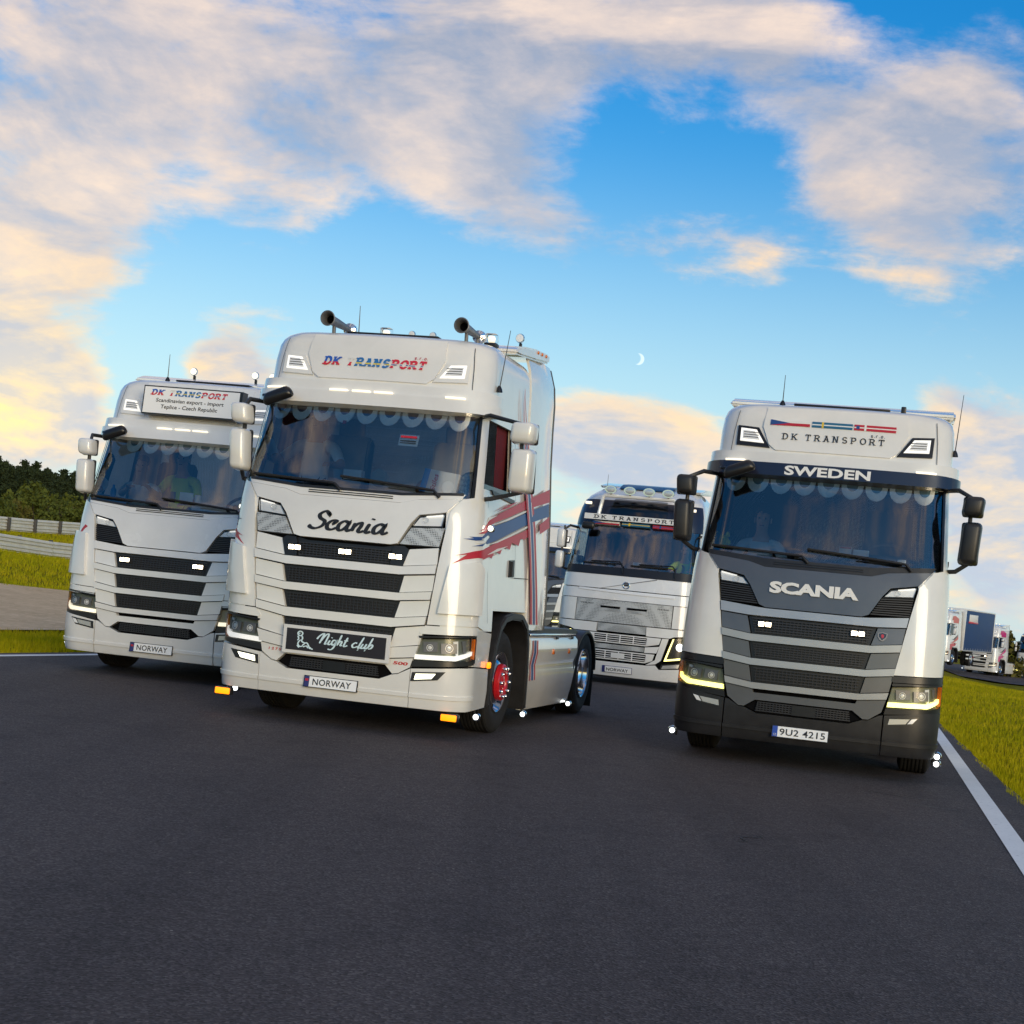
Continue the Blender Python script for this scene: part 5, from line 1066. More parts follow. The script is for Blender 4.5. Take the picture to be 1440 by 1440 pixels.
        # mirrors
        m = mk('door_mirror', tube([(sg * 1.10, .62, 2.72), (sg * 1.22, .5, 2.74), (sg * 1.30, .42, 2.66), (sg * 1.33, .42, 2.0), (sg * 1.22, .52, 1.95), (sg * 1.14, .6, 1.96)], .022), 'black_plastic', T)
        for z0, z1 in ((2.33, 2.66), (1.96, 2.27)):
            mk('mirror_housing', rbox((sg * 1.335, .38, (z0 + z1) / 2), (.14, .16, z1 - z0), .045, 3), B, m); mk('mirror_back', rbox((sg * 1.32, .455, (z0 + z1) / 2), (.15, .04, (z1 - z0) * .97), .02), 'black_plastic', m)
        w, rim = wheel(T, sg * 1.19, 1.40, sg, 'front'); plain_nuts(rim, sg); wheel(T, sg * 1.2, 5.1, sg, 'rear')
        mk('chassis_rail', rbox((sg * .42, 3.5, .78), (.09, 5.0, .28), .01), 'satin_black', T)
        mk('side_skirt', rbox((sg * 1.2, 3.45, .62), (.06, 2.0, .75), .03), B, T)
        mk('mudguard', prism_yz([(5.1 + .64 * math.cos(R(a)), .5 + .55 * math.sin(R(a))) for a in range(172, -1, -12)] + [(5.1 + .61 * math.cos(R(a)), .5 + .52 * math.sin(R(a))) for a in range(4, 173, 12)], sg * .55, sg * 1.22), 'black_plastic', T)
        mk('wheel_arch', prism_yz([(.85, .95), (.95, 1.1), (1.4, 1.17), (1.9, 1.1), (2.05, .6), (2.0, .6), (1.85, 1.04), (1.4, 1.1), (1.0, 1.04), (.92, .93)], sg * .9, sg * 1.25, .01), 'black_plastic', T)
    sf.patch('bumper', [(-.73, .34), (-.66, .41), (-.49, .39), (.49, .39), (.66, .41), (.73, .34), (1.11, .38), (1.11, .15), (-1.11, .15), (-1.11, .38)], -.06, .012, B, T, .012)
    gl('front_spoiler', -1.3, 1.3, .12, .165, -.02, 'black_plastic')
    # plate
    pl = sf.patch('number_plate', [(-.265, .212), (.265, .212), (.265, .322), (-.265, .322)], .0, .026, 'norway_blue', T, .003); sf.patch('plate_face', [(-.215, .219), (.258, .219), (.258, .315), (-.215, .315)], .02, .029, 'plate_white', pl, 0)
    V, F = glyphs('NORWAY', .012); sf.flat2d('plate_text', fit([v[:2] for v in V], -.19, .20, .24, .295), F, .031, 'letter_black', pl)
    # wipers
    for x0, x1 in ((-.75, -.15), (.12, .78)):
        wp = mk('wiper', tube([sf.map(x0 + .05, 2.125, .03), sf.map(x1 - .02, 2.135, .05), sf.map(x1 + .03, 2.09, .05), sf.map(x1 + .05, 1.95, .03)], .013), 'satin_black', T); mk('wiper_blade', tube([sf.map(x0 - .1 + (x1 - x0) * t, 2.10, .015) for t in np.linspace(0, 1, 7)], .012), 'rubber', wp)
    # roof front in black, name board, flags, lamp bar
    gl('roof_front', -1.75, 1.75, 2.785, 3.26, .0, 'navy'); gl('roof_window', -.62, .62, 3.0, 3.28, .012, 'glass_dark')
    fv = Flat(-.02, .33, 2.93, .2)
    bo = fv.patch('name_board', [(-.92, -.05), (.92, -.05), (.92, .05), (-.92, .05)], -.03, .0, 'sign_white', T, .006)
    slab_on(fv, bo, 'DK TRANSPORT', -.75, .70, -.033, .033, .004, 'letter_black', 0, .16, pitch=1.12)
    for k, x in enumerate((-.55, 0, .55)):
        f = sf.patch('flag_strip', [(x - .25, 2.79), (x + .25, 2.79), (x + .25, 2.845), (x - .25, 2.845)], .0, .06, ['white_decal', 'sweden_blue', 'red'][k], T, .003)
        if k == 0: sf.patch('flag_field', [(x - .25, 2.79), (x + .25, 2.79), (x + .25, 2.817), (x, 2.817)], .05, .062, 'red', f, 0); sf.patch('flag_field', [(x - .25, 2.79), (x, 2.817), (x - .25, 2.845)], .05, .063, 'blue', f, 0)
        else: sf.patch('flag_field', [(x - .25, 2.812), (x + .25, 2.812), (x + .25, 2.824), (x - .25, 2.824)], .05, .062, ['yellow', 'blue'][k - 1], f, 0); sf.patch('flag_field', [(x - .13, 2.79), (x - .10, 2.79), (x - .10, 2.845), (x - .13, 2.845)], .05, .063, ['yellow', 'blue'][k - 1], f, 0)
    lb = mk('lamp_bar', tube([(-.70, .40, 2.98), (-.66, .46, 3.30), (-.62, .46, 3.325), (.62, .46, 3.325), (.66, .46, 3.30), (.70, .40, 2.98)], .035), 'paint_cool', T)
    for x in (-.52, -.175, .175, .52):
        l = mk('bar_lamp', lathe([(0, 0), (.0, .085), (.02, .092), (.08, .08), (.13, .03), (.13, 0)], 22, at((x, .38, 3.43), 'y') @ Matrix.Diagonal((1, 1.25, .82, 1))), 'chrome', lb); mk('lamp_glass', lathe([(-.012, 0), (-.003, .066)], 18, at((x, .38, 3.43), 'y') @ Matrix.Diagonal((1, 1.25, .82, 1))), 'fog_off', l); mk('lamp_foot', rbox((x, .45, 3.36), (.03, .03, .06), .005), 'satin_black', l)
    mk('roof_hatch', prism_yz([(1.0, 3.50), (1.25, 3.60), (1.8, 3.66), (1.8, 3.55)], -.52, .48, .02), 'navy', T)
    for x in (-.95, .95): mk('roof_marker', rbox((x, .60, 3.18), (.12, .04, .05), .01), 'marker', T)
    antenna(T, (-.72, .95, 3.44), .30); mk('roof_spoiler', prism_yz([(1.3, 3.56), (1.9, 3.66), (2.8, 3.72), (2.8, 3.62), (1.4, 3.53)], -.95, .95, .02), B, T)
    fm = mk('front_mirror', tube([sf.map(-.9, 2.82, .05), sf.map(-.86, 2.74, .16)], .014), 'satin_black', T); mk('mirror_housing', rbox(tuple(sf.map(-.82, 2.70, .17)), (.24, .1, .13), .045, 3), 'satin_black', fm)
    mk('dashboard', prism_yz([(.40, 1.8), (.42, 2.02), (.9, 2.05), (1.0, 1.9), (.9, 1.7)], -1.08, 1.08, .02), 'dash', T); mk('cab_floor', rbox((0, 1.3, 1.4), (2.2, 1.8, .05), .01), 'dark_lining', T)
    for x in (-.58, .58): seat(T, x, 1.45, 1.80, 'seat_dark')
    mk('steering_wheel', lathe([(.018 * math.sin(a), .225 + .018 * math.cos(a)) for a in np.linspace(0, 2 * math.pi, 9)[:-1]], 28, at((.60, .98, 2.13), 'z', Matrix.Rotation(R(35), 4, 'X')), closed=True), 'dark_lining', T)
    mk('engine_block', rbox((0, 1.5, .85), (.9, 1.9, .7), .05), 'void', T); mk('deck_cover', rbox((0, 3.9, 1.0), (2.2, 2.4, .05), .01), 'black_plastic', T)
    mk('front_axle', tube([(-1.0, 1.40, .5), (1.0, 1.40, .5)], .06), 'satin_black', T); mk('rear_axle', tube([(-.9, 5.1, .515), (.9, 5.1, .515)], .10), 'satin_black', T)
    return T, sf
Ct, sct = volvo((1.908, 26.97), 16.14)
tag(Ct, 'white rounded tractor unit with a dark roof front and four lamps on a bar', 'truck')
# ------------------------------------------------------------------ trucks farther back share the shapes of the near ones
def far_truck(src, loc, yaw, label, z=0, drop=(), swap=None, group=None):
    o = copy_tree(src); o.location = (loc[0], loc[1], z); o.rotation_euler = (0, 0, -R(yaw)); o['label'] = label
    if group: o['group'] = group
    for c in list(o.children):
        if c.name.split('.')[0] in drop:
            for g in list(c.children):
                for h in list(g.children): bpy.data.objects.remove(h)
                bpy.data.objects.remove(g)
            bpy.data.objects.remove(c)
    return o
LETTER = ('letter', 'flag_strip', 'visor_lettering', 'bonnet_letters', 'roof_board', 'red_flash', 'number_plate', 'scallop', 'pelmet', 'shield_badge')
far_truck(Dk, (.42, 46.0), 15, 'white tractor unit with grey grille, mostly hidden behind the rounded truck', 0, LETTER)
def livery(o, cols, sf):
    a, b_ = cols
    for sg in (1, -1):
        def p(name, pts, m, off=.012): sf.patch(name, [(sg * (sf.sy(y, z) if y > .5 else 1.25), z) for y, z in pts], off - .004, off, m, o, 0, .1)
        p('paint_patch', [(.75, 2.86), (2.19, 2.86), (2.19, 3.16), (1.4, 3.34), (.95, 3.30)], a); p('paint_patch', [(.56, 1.03), (.95, 1.05), (1.0, 1.24), (1.5, 1.30), (1.9, 1.50), (1.2, 1.50), (.56, 1.42)], b_)
        p('paint_patch', [(.6, 1.52), (1.2, 1.60), (2.19, 2.0), (2.19, 1.78), (1.3, 1.52)], a); p('paint_patch', [(.9, 1.72), (1.3, 1.78), (2.19, 2.1), (2.19, 2.05), (1.4, 1.73)], 'letter_black')
mat('livery_red', (.55, .02, .03), .35, coat=.4); mat('livery_orange', (.60, .09, .06), .35, coat=.4); mat('livery_pink', (.60, .01, .20), .35, coat=.4); mat('curtain_blue', (.022, .06, .17), .55, var=.15, vs=1.5, bump=.2, bs=2); mat('grey_rail', (.42, .42, .43), .4, metal=.4)
gz = lambda x, y: float(ground(x, y)) + .03
def place(u, d, off=0.): return (math.tan(math.atan((u - 720) / 2168)) * d + off, d)
F1 = (28.0, 103.5); f1 = far_truck(Bt, F1, 34, 'white and red truck with a dark blue curtain-sided body', gz(*F1), LETTER + ('side_skirt', 'mudguard', 'deck_cover', 'fifth_wheel', 'roof_fairing')); livery(f1, ('livery_orange', 'livery_red'), sb)
# curtain body of that truck
bx = mk('box_body', rbox((0, 6.6, 2.45), (2.5, 6.6, 2.75), .03), 'curtain_blue', f1)
mk('roof_rail', rbox((0, 6.6, 3.86), (2.54, 6.66, .12), .03), 'paint_cool', bx); mk('lower_rail', rbox((0, 6.6, 1.06), (2.54, 6.66, .10), .02), 'grey_rail', bx)
for y in (3.3, 9.9): mk('corner_post', rbox((0, y, 2.45), (2.55, .10, 2.8), .02), 'paint_cool', bx)
for k in range(11): mk('strap', rbox((1.262, 3.8 + k * .56, 1.14), (.012, .05, .22), .003), 'grey_rail', bx)
pn = mk('body_sign', rbox((1.262, 5.0, 3.3), (.012, 1.9, .52), .004), 'sign_white', bx); mk('sign_band', rbox((1.27, 5.0, 3.02), (.012, 2.1, .12), .004), 'livery_red', bx)
mk('underrun_guard', rbox((1.18, 6.0, .52), (.05, 3.2, .10), .01), 'paint_cool', bx); mk('underrun_guard', rbox((1.18, 6.0, .78), (.05, 3.2, .10), .01), 'paint_cool', bx)
F2 = (34.3, 113); f2 = far_truck(Bt, F2, 35, 'white and pink tractor unit parked beyond the grass', gz(*F2), LETTER + ('roof_fairing',)); livery(f2, ('livery_pink', 'livery_pink'), sb)
F3 = (39.2, 116); f3 = far_truck(Ct, F3, 30, 'pale tractor unit parked at the far end of the paddock row', gz(*F3), LETTER + ('name_board',))
# ------------------------------------------------------------------ people in the cabs
def world(T, p): 
    a = T.rotation_euler[2]; c, s = math.cos(a), math.sin(a); return (T.location[0] + p[0] * c - p[1] * s, T.location[1] + p[0] * s + p[1] * c, T.location[2] + p[2])
def person(T, p, shirt, label, hands=((-.30, -.42, .22), (.26, -.42, .22)), turn=0., hair='hair', long_hair=False):
    """seated figure, one skinned surface: pelvis at the origin, facing -Y"""
    J = {}; E = []
    def j(n, co, r, par=None):
        J[n] = (len(J), co, r)
        if par: E.append((J[par][0], J[n][0]))
    j('pelvis', (0, 0, .02), (.15, .12)); j('belly', (0, -.01, .18), (.145, .11), 'pelvis'); j('chest', (0, .02, .36), (.165, .115), 'belly'); j('collar', (0, .02, .49), (.09, .075), 'chest'); j('neck', (0, .0, .57), (.055, .055), 'collar')
    j('jaw', (0, -.035, .645), (.062, .068), 'neck'); j('face', (0, -.03, .72), (.074, .088), 'jaw'); j('brow', (0, -.015, .79), (.074, .088), 'face'); j('crown', (0, .0, .84), (.050, .058), 'brow')
    for k, sg in (('l', -1), ('r', 1)):
        h = hands[0 if sg < 0 else 1]; sh = (sg * .18, .02, .47); el = ((sh[0] + h[0]) / 2 + sg * .10, (sh[1] + h[1]) / 2 + .04, (sh[2] + h[2]) / 2 - .10)
        j('sh' + k, sh, (.070, .070), 'collar'); j('up' + k, tuple((np.array(sh) * .45 + np.array(el) * .55)), (.056, .056), 'sh' + k); j('el' + k, el, (.045, .045), 'up' + k)
        wr = tuple(np.array(h) * .82 + np.array(el) * .18); j('wr' + k, wr, (.030, .026), 'el' + k); j('pa' + k, h, (.040, .022), 'wr' + k)
        d = np.array(h) - np.array(el); d = d / np.linalg.norm(d); sd_ = np.cross(d, (0, 0, 1)); sd_ = sd_ / (np.linalg.norm(sd_) + 1e-6)
        for f in range(4):
            b0 = np.array(h) + sd_ * (f - 1.5) * .021 + d * .035; ln = (.034, .04, .037, .028)[f]
            j('f%s%da' % (k, f), tuple(b0), (.010, .010), 'pa' + k); j('f%s%db' % (k, f), tuple(b0 + d * ln - np.array((0, 0, .012))), (.009, .009), 'f%s%da' % (k, f)); j('f%s%dc' % (k, f), tuple(b0 + d * ln * 1.3 - np.array((0, 0, .04))), (.0075, .0075), 'f%s%db' % (k, f))
        tb = np.array(h) - sg * sd_ * .035; j('t%sa' % k, tuple(tb - d * .01), (.012, .012), 'pa' + k); j('t%sb' % k, tuple(tb + d * .03 - sg * sd_ * .015), (.010, .010), 't%sa' % k)
        j('hi' + k, (sg * .10, -.05, .0), (.085, .085), 'pelvis'); j('kn' + k, (sg * .14, -.46, .05), (.062, .062), 'hi' + k); j('ca' + k, (sg * .14, -.47, -.20), (.052, .052), 'kn' + k); j('an' + k, (sg * .14, -.45, -.42), (.035, .035), 'ca' + k); j('to' + k, (sg * .15, -.60, -.46), (.036, .028), 'an' + k)
    me = bpy.data.meshes.new('person'); me.from_pydata([v[1] for v in J.values()], E, []); o = bpy.data.objects.new('person_tmp', me); COL.objects.link(o)
    md = o.modifiers.new('s', 'SKIN'); o.modifiers.new('u', 'SUBSURF').levels = 2
    for (i, co, r) in J.values(): sv = me.skin_vertices[0].data[i]; sv.radius = r; sv.use_root = (i == 0)
    bpy.context.view_layer.update(); m2 = bpy.data.meshes.new_from_object(o.evaluated_get(bpy.context.evaluated_depsgraph_get())); bpy.data.objects.remove(o)
    names = list(J); P = np.array([J[n][1] for n in names]); mi = np.zeros(len(m2.polygons), np.int32)
    for f in m2.polygons:
        n = names[int(np.argmin(((P - np.array(f.center)) ** 2).sum(1)))]; c = f.center
        if n in ('neck', 'jaw', 'face', 'brow', 'crown') or n[:2] in ('el', 'wr', 'pa') or n[0] in 't' and n[1] in 'lr' or n[0] == 'f' and n != 'face': mi[f.index] = 1
        if n[:2] in ('hi', 'kn', 'ca', 'an', 'to') or n == 'pelvis': mi[f.index] = 2
    # a face: nose, sunken eyes
    co = np.empty(len(m2.vertices) * 3); m2.vertices.foreach_get('co', co); co = co.reshape(-1, 3)
    fr = (co[:, 2] > .6) & (co[:, 1] < -.06); dn = ((co[:, 0] / .018) ** 2 + ((co[:, 2] - .71) / .025) ** 2); co[:, 1] -= np.where(fr, .022 * np.exp(-dn), 0)
    for sx_ in (-1, 1): de = (((co[:, 0] - sx_ * .032) / .016) ** 2 + ((co[:, 2] - .74) / .012) ** 2); co[:, 1] += np.where(fr, .010 * np.exp(-de), 0)
    m2.vertices.foreach_set('co', co.ravel())
    b = mk('person', m2, [shirt, 'skin', 'trousers'], None, 80); m2.polygons.foreach_set('material_index', mi); m2.update()
    b.location = world(T, p); b.rotation_euler = (0, 0, T.rotation_euler[2] + turn)
    hb = bmesh.new(); bmesh.ops.create_icosphere(hb, subdivisions=3, radius=1)
    for v in hb.verts:
        v.co = Vector((v.co.x * .088, v.co.y * .105 + .0, v.co.z * .082 + .80))
        if v.co.z < .80 and v.co.y < -.02: v.co.y = max(v.co.y, -.03); v.co.z = max(v.co.z, .785)
        if v.co.z < .76 and not long_hair: v.co.z = .745 + (v.co.z - .76) * .2
        if long_hair and v.co.z < .80 and v.co.y > -.02: v.co.z = .80 - (.80 - v.co.z) * 2.6
    mk('hair', hb, hair, b, 60)
    for sx_ in (-1, 1):
        mk('eye', lathe([(-.010, 0), (-.007, .007), (0, .010), (.008, .005), (.010, 0)], 12, at((sx_ * .032, -.098, .742), 'y')), 'eye', b)
        mk('ear', rbox((sx_ * .083, -.01, .725), (.016, .035, .058), .007), 'skin', b)
    mk('mouth', rbox((0, -.104, .668), (.042, .008, .009), .003), 'red_dash', b)
    return tag(b, label, 'person')
person(A, (-.86, 1.18, 2.22), 'shirt_white', 'passenger in a white T-shirt behind the windscreen above the night club sign', ((-.36, -.34, .30), (.30, -.36, .28)))
person(Bt, (-.84, 1.10, 1.78), 'shirt_white', 'person in a white shirt with raised hands under the roof board', ((-.02, -.34, .46), (.20, -.36, .48)), .1)
person(Bt, (-.40, 1.32, 1.92), 'hivis', 'person in a yellow-green vest seated in the middle under the roof board', ((-.22, -.40, .18), (.22, -.40, .18)))
person(Dk, (-.66, 1.16, 1.68), 'shirt_white', 'person in a white top seated behind the SWEDEN visor', ((-.22, -.40, .15), (.22, -.40, .15)), long_hair=True)
person(Ct, (-.76, 1.16, 1.70), 'shirt_grey', 'person in a grey top, passenger in the cab with the lamp bar', ((-.22, -.40, .15), (.22, -.40, .15)), long_hair=True)
person(Ct, (.80, 1.16, 1.75), 'hivis', 'person in a yellow vest at the wheel of the cab with the lamp bar', ((-.18, -.40, .36), (.18, -.40, .36)))
# ------------------------------------------------------------------ things on the dashboards and on the glass
def dash(name, T, src, m, p, label, cat, rot=None, group=None):
    o = mk(name, src, m, None); o.location = world(T, p); o.rotation_euler = (0, 0, T.rotation_euler[2]) if rot is None else (rot[0], rot[1], rot[2] + T.rotation_euler[2]); return tag(o, label, cat, group)
za = 2.265
o = dash('card_box', A, rbox((0, 0, .12), (.36, .05, .24), .008), 'sign_white', (.63, .66, za), 'white card box with red lettering leaning in the windscreen beside a round tin', 'box', (R(-14), R(6), 0))
mk('blue_flap', rbox((-.15, -.029, .12), (.06, .006, .235), .002), 'card_blue', o); V, F = glyphs('Stiles', .02); V = fit([v[:2] for v in V], -.09, .08, -.025, .025, .2); mk('lettering', ([(-.055 - z, -.0265, .12 + x) for x, z in V], F), 'red', o)
mk('round_label', lathe([(0, 0), (0, .06), (.004, .062)], 24, at((.09, -.032, .09), 'y')), 'plate_white', o)
dash('round_tin', A, lathe([(-.05, 0), (-.05, .11), (-.03, .125), (.03, .125), (.05, .11), (.05, 0)], 28, at((0, 0, .125), 'y')), 'tin', (.94, .72, za), 'round glittering tin standing on the dashboard by the white card box', 'tin')
dash('white_parcel', A, rbox((0, 0, .05), (.19, .10, .10), .01), 'sign_white', (-.24, .68, za + .08), 'small white parcel on the red dashboard', 'box'); dash('paper_cup', A, lathe([(0, 0), (0, .035), (.10, .045), (.10, .038), (.01, .03)], 18, at((0, 0, 0), 'z')), 'shirt_grey', (-.40, .66, za + .07), 'grey paper cup beside the small white parcel', 'cup')
dash('oval_ornament', A, lathe([(-.03, 0), (-.025, .07), (0, .09), (.025, .07), (.03, 0)], 24, at((0, 0, .06), 'y')), 'seat_cloth', (.03, .66, za + .06), 'pale oval ornament in the middle of the red dashboard', 'ornament')
def on_glass(T, sf, name, x0, x1, z0, z1, m, label, cat):
    V = np.array([(x0, z0), (x1, z0), (x1, z1), (x0, z1)]); P = sf.map(V[:, 0], V[:, 1], np.full(4, -.016)); P2 = sf.map(V[:, 0], V[:, 1], np.full(4, -.019)); c = P.mean(0)
    o = mk(name, (np.concatenate([P, P2]) - c, [(0, 1, 2, 3), (7, 6, 5, 4), (0, 4, 5, 1), (1, 5, 6, 2), (2, 6, 7, 3), (3, 7, 4, 0)]), m); o.location = world(T, c); o.rotation_euler = (0, 0, T.rotation_euler[2]); tag(o, label, cat); return o
LEAN = 0
n_ = on_glass(A, sa, 'paper_notice', .30, .49, 2.69, 2.80, 'plate_white', 'white paper notice with a red heading on the windscreen', 'notice')
for k, (z0, z1, m_) in enumerate(((.022, .042, 'red'), (-.012, -.002, 'letter_black'), (-.032, -.024, 'letter_black'))): mk('print_line', ([(-.08, -.012 + z0 * .3, z0), (.08, -.012 + z0 * .3, z0), (.08, -.012 + z1 * .3, z1), (-.08, -.012 + z1 * .3, z1)], [(0, 1, 2, 3)]), m_, n_)
on_glass(A, sa, 'heart_sticker', -.30, -.265, 2.86, 2.895, 'red_paint', 'tiny red sticker high on the windscreen', 'sticker')
dash('number_card', Bt, rbox((0, 0, .06), (.17, .01, .12), .004), 'plate_white', (-.02, .62, 2.10), 'white card standing on the dashboard under the roof board', 'card'); dash('white_mug', Bt, lathe([(0, 0), (0, .04), (.09, .042), (.09, .036), (.01, .034)], 18, at((0, 0, 0), 'z')), 'plate_white', (.13, .62, 2.11), 'small white mug beside a white card on the dashboard', 'mug')
dash('dark_phone', Bt, rbox((0, 0, .06), (.08, .015, .13), .008), 'satin_black', (-.19, .60, 2.09), 'dark phone in a holder beside the white card', 'phone'); dash('bottle', Bt, lathe([(0, 0), (0, .035), (.12, .035), (.15, .015), (.18, .015), (.18, 0)], 16, at((0, 0, 0), 'z')), 'card_blue', (-.98, .66, 2.06), 'blue drink bottle in the corner of the windscreen', 'bottle')
# yellow plush toy in the right-hand truck
b = bmesh.new(); bmesh.ops.create_icosphere(b, subdivisions=3, radius=1)
for v in b.verts: v.co = Vector((v.co.x * .075, v.co.y * .06, v.co.z * .07 + .07)) * (1 + .03 * math.sin(v.co.x * 9) * math.cos(v.co.z * 8))
o = dash('plush_toy', Dk, b, 'plush', (-.99, .60, 2.06), 'yellow plush toy in the windscreen corner below the SWEDEN visor', 'toy')
for sx_ in (-1, 1): mk('toy_ear', lathe([(0, .024), (.03, .02), (.05, .006), (.05, 0)], 12, at((sx_ * .05, 0, .12), 'z')), 'plush', o); mk('toy_arm', rbox((sx_ * .075, -.02, .06), (.03, .03, .05), .012), 'plush', o); mk('toy_foot', rbox((sx_ * .035, -.05, .015), (.045, .05, .03), .012), 'plush', o)
for x, z, w, h, m_, lb in ((.22, 2.11, .12, .07, 'sign_white', 'white card with a red edge behind the wiper under the SWEDEN visor'), (.37, 2.10, .15, .06, 'plate_white', 'plain white card lying next to the red-edged card'), (.76, 2.05, .08, .05, 'plate_white', 'little white ticket near the right wiper under the SWEDEN visor')):
    o = dash('white_card', Dk, rbox((0, 0, h / 2), (w, .01, h), .003), m_, (x, .52, z), lb, 'card')
    if 'red edge' in lb: mk('red_edge', rbox((0, -.007, h - .012), (w * .9, .004, .018), .001), 'red', o)
dash('white_card', Ct, rbox((0, 0, .04), (.15, .01, .08), .003), 'plate_white', (.06, .50, 2.10), 'white card in the windscreen of the cab with the lamp bar', 'card')
# ------------------------------------------------------------------ crash barriers on the left bank
mat('barrier_white', (.62, .61, .55), .45, var=.15, vs=3); mat('barrier_post', (.06, .055, .05), .7)
def on_bank(t, s):        # t metres left of the edge line, s metres along it
    x = -6.28 + s * math.sin(R(18)) - t * math.cos(R(18)); y = 19.11 + s * math.cos(R(18)) + t * math.sin(R(18)); return x, y
def barrier(t, s0, s1, posts_front, label, sink=0.0):
    x0, y0 = on_bank(t, s0); o = empty('crash_barrier', (x0, y0, float(ground(x0, y0)))); tag(o, label, 'barrier')
    prof = [(0, 0), (.0, .03), (-.075, .07), (-.075, .105), (.0, .145), (.0, .165), (-.075, .205), (-.075, .24), (.0, .28), (0, .31)]
    nrm = np.array((math.cos(R(18)), -math.sin(R(18)), 0)); n = int((s1 - s0) / 4)
    for k in range(n):
        for row in (0, 1):
            V = []; 
            for s in (s0 + 4 * k, s0 + 4 * k + 3.98):
                x, y = on_bank(t, s); z = float(ground(x, y)) + .02 + row * .315 - sink
                for d, h in prof: V.append(np.array((x, y, z + h)) - nrm * d - np.array((x0, y0, o.location[2])))
            m_ = len(prof); F = [(i, i + 1, m_ + i + 1, m_ + i) for i in range(m_ - 1)]; mk('rail', (V, F), 'barrier_white', o, 50)
        for s in (s0 + 4 * k, s0 + 4 * k + 2):
            x, y = on_bank(t + (-.11 if posts_front else .10), s); g = float(ground(x, y)); mk('post', rbox((x - x0, y - y0, g + .28 - o.location[2]), (.14, .14, .74), .01), 'barrier_post', o)
    return o
barrier(24.4, 4, 64, False, 'low pale crash barrier along the foot of the grass bank', .05)
barrier(32.5, 6, 78, True, 'upper crash barrier with dark posts in front of the bushes')
# ------------------------------------------------------------------ trees
def leafmat(name, a, b_):
    m, t, b = nodes_of(name, .8); n = tex(t, 'ShaderNodeTexNoise', .9, 4); n2 = tex(t, 'ShaderNodeTexNoise', 7, 2)
    t.links.new(tmix(t, .4, ramp(t, n.outputs['Fac'], [(.3, a), (.7, b_)]), ramp(t, n2.outputs['Fac'], [(.3, a), (.7, b_)])), b.inputs['Base Color']); b.inputs['Specular IOR Level'].default_value = .2
leafmat('pine_needles', (.014, .024, .012), (.040, .058, .020)); leafmat('broad_leaf', (.040, .062, .010), (.12, .135, .020)); leafmat('yellow_leaf', (.07, .075, .012), (.15, .13, .03)); mat('bark', (.06, .042, .03), .9, var=.3, vs=4, bump=.5, bs=9)
def leaves(pts, size, seed, up=.3):
    g = np.random.default_rng(seed); n = len(pts); a = g.normal(size=(n, 3)); a /= np.linalg.norm(a, axis=1, keepdims=True); b = g.normal(size=(n, 3)); b -= a * (a * b).sum(1, keepdims=True); b /= np.linalg.norm(b, axis=1, keepdims=True)
    s = size * g.uniform(.6, 1.4, (n, 1)); V = np.stack([pts - a * s * .5, pts + b * s * .38, pts + a * s * .6, pts - b * s * .38], 1).reshape(-1, 3); F = np.arange(n * 4).reshape(-1, 4)
    me = bpy.data.meshes.new('crown'); me.from_pydata(V.tolist(), [], F.tolist()); me.update(); return me
def pine_pts(seed, h, n=2600):
    g = np.random.default_rng(seed); P = []
    for k in range(26):
        z = h * (.22 + .77 * (k / 25) ** .9); r = .30 * h * (1 - (k / 26)) ** .75 * g.uniform(.55, 1.1) * (.55 if k < 4 else 1) * .8 + .12
        for _ in range(g.integers(4, 7)):
            az = g.uniform(0, 2 * math.pi); m = n // 26 // 5; t = g.uniform(.15, 1, m) ** .7; w = .10 + .22 * t
            P.append(np.stack([np.cos(az) * r * t + g.normal(0, 1, m) * w * .7, np.sin(az) * r * t + g.normal(0, 1, m) * w * .7, z + .05 * h * (1 - t) * .4 - r * .18 * t + g.normal(0, 1, m) * .16], 1))
    return np.concatenate(P)
def bush_pts(seed, r, h, n=2600):
    g = np.random.default_rng(seed); P = []
    for k in range(22):
        az = g.uniform(0, 6.28); rr = r * g.uniform(.1, .85); c = np.array((rr * math.cos(az), rr * math.sin(az), h * g.uniform(.2, .85) * (1 - .35 * rr / r))); s = r * g.uniform(.18, .36); m = n // 22; v = g.normal(size=(m, 3)); v /= np.linalg.norm(v, axis=1, keepdims=True)
        P.append(c + v * s * g.uniform(.55, 1.05, (m, 1)))
    P = np.concatenate(P); P[:, 2] = np.abs(P[:, 2]); return P
PROTO = {}
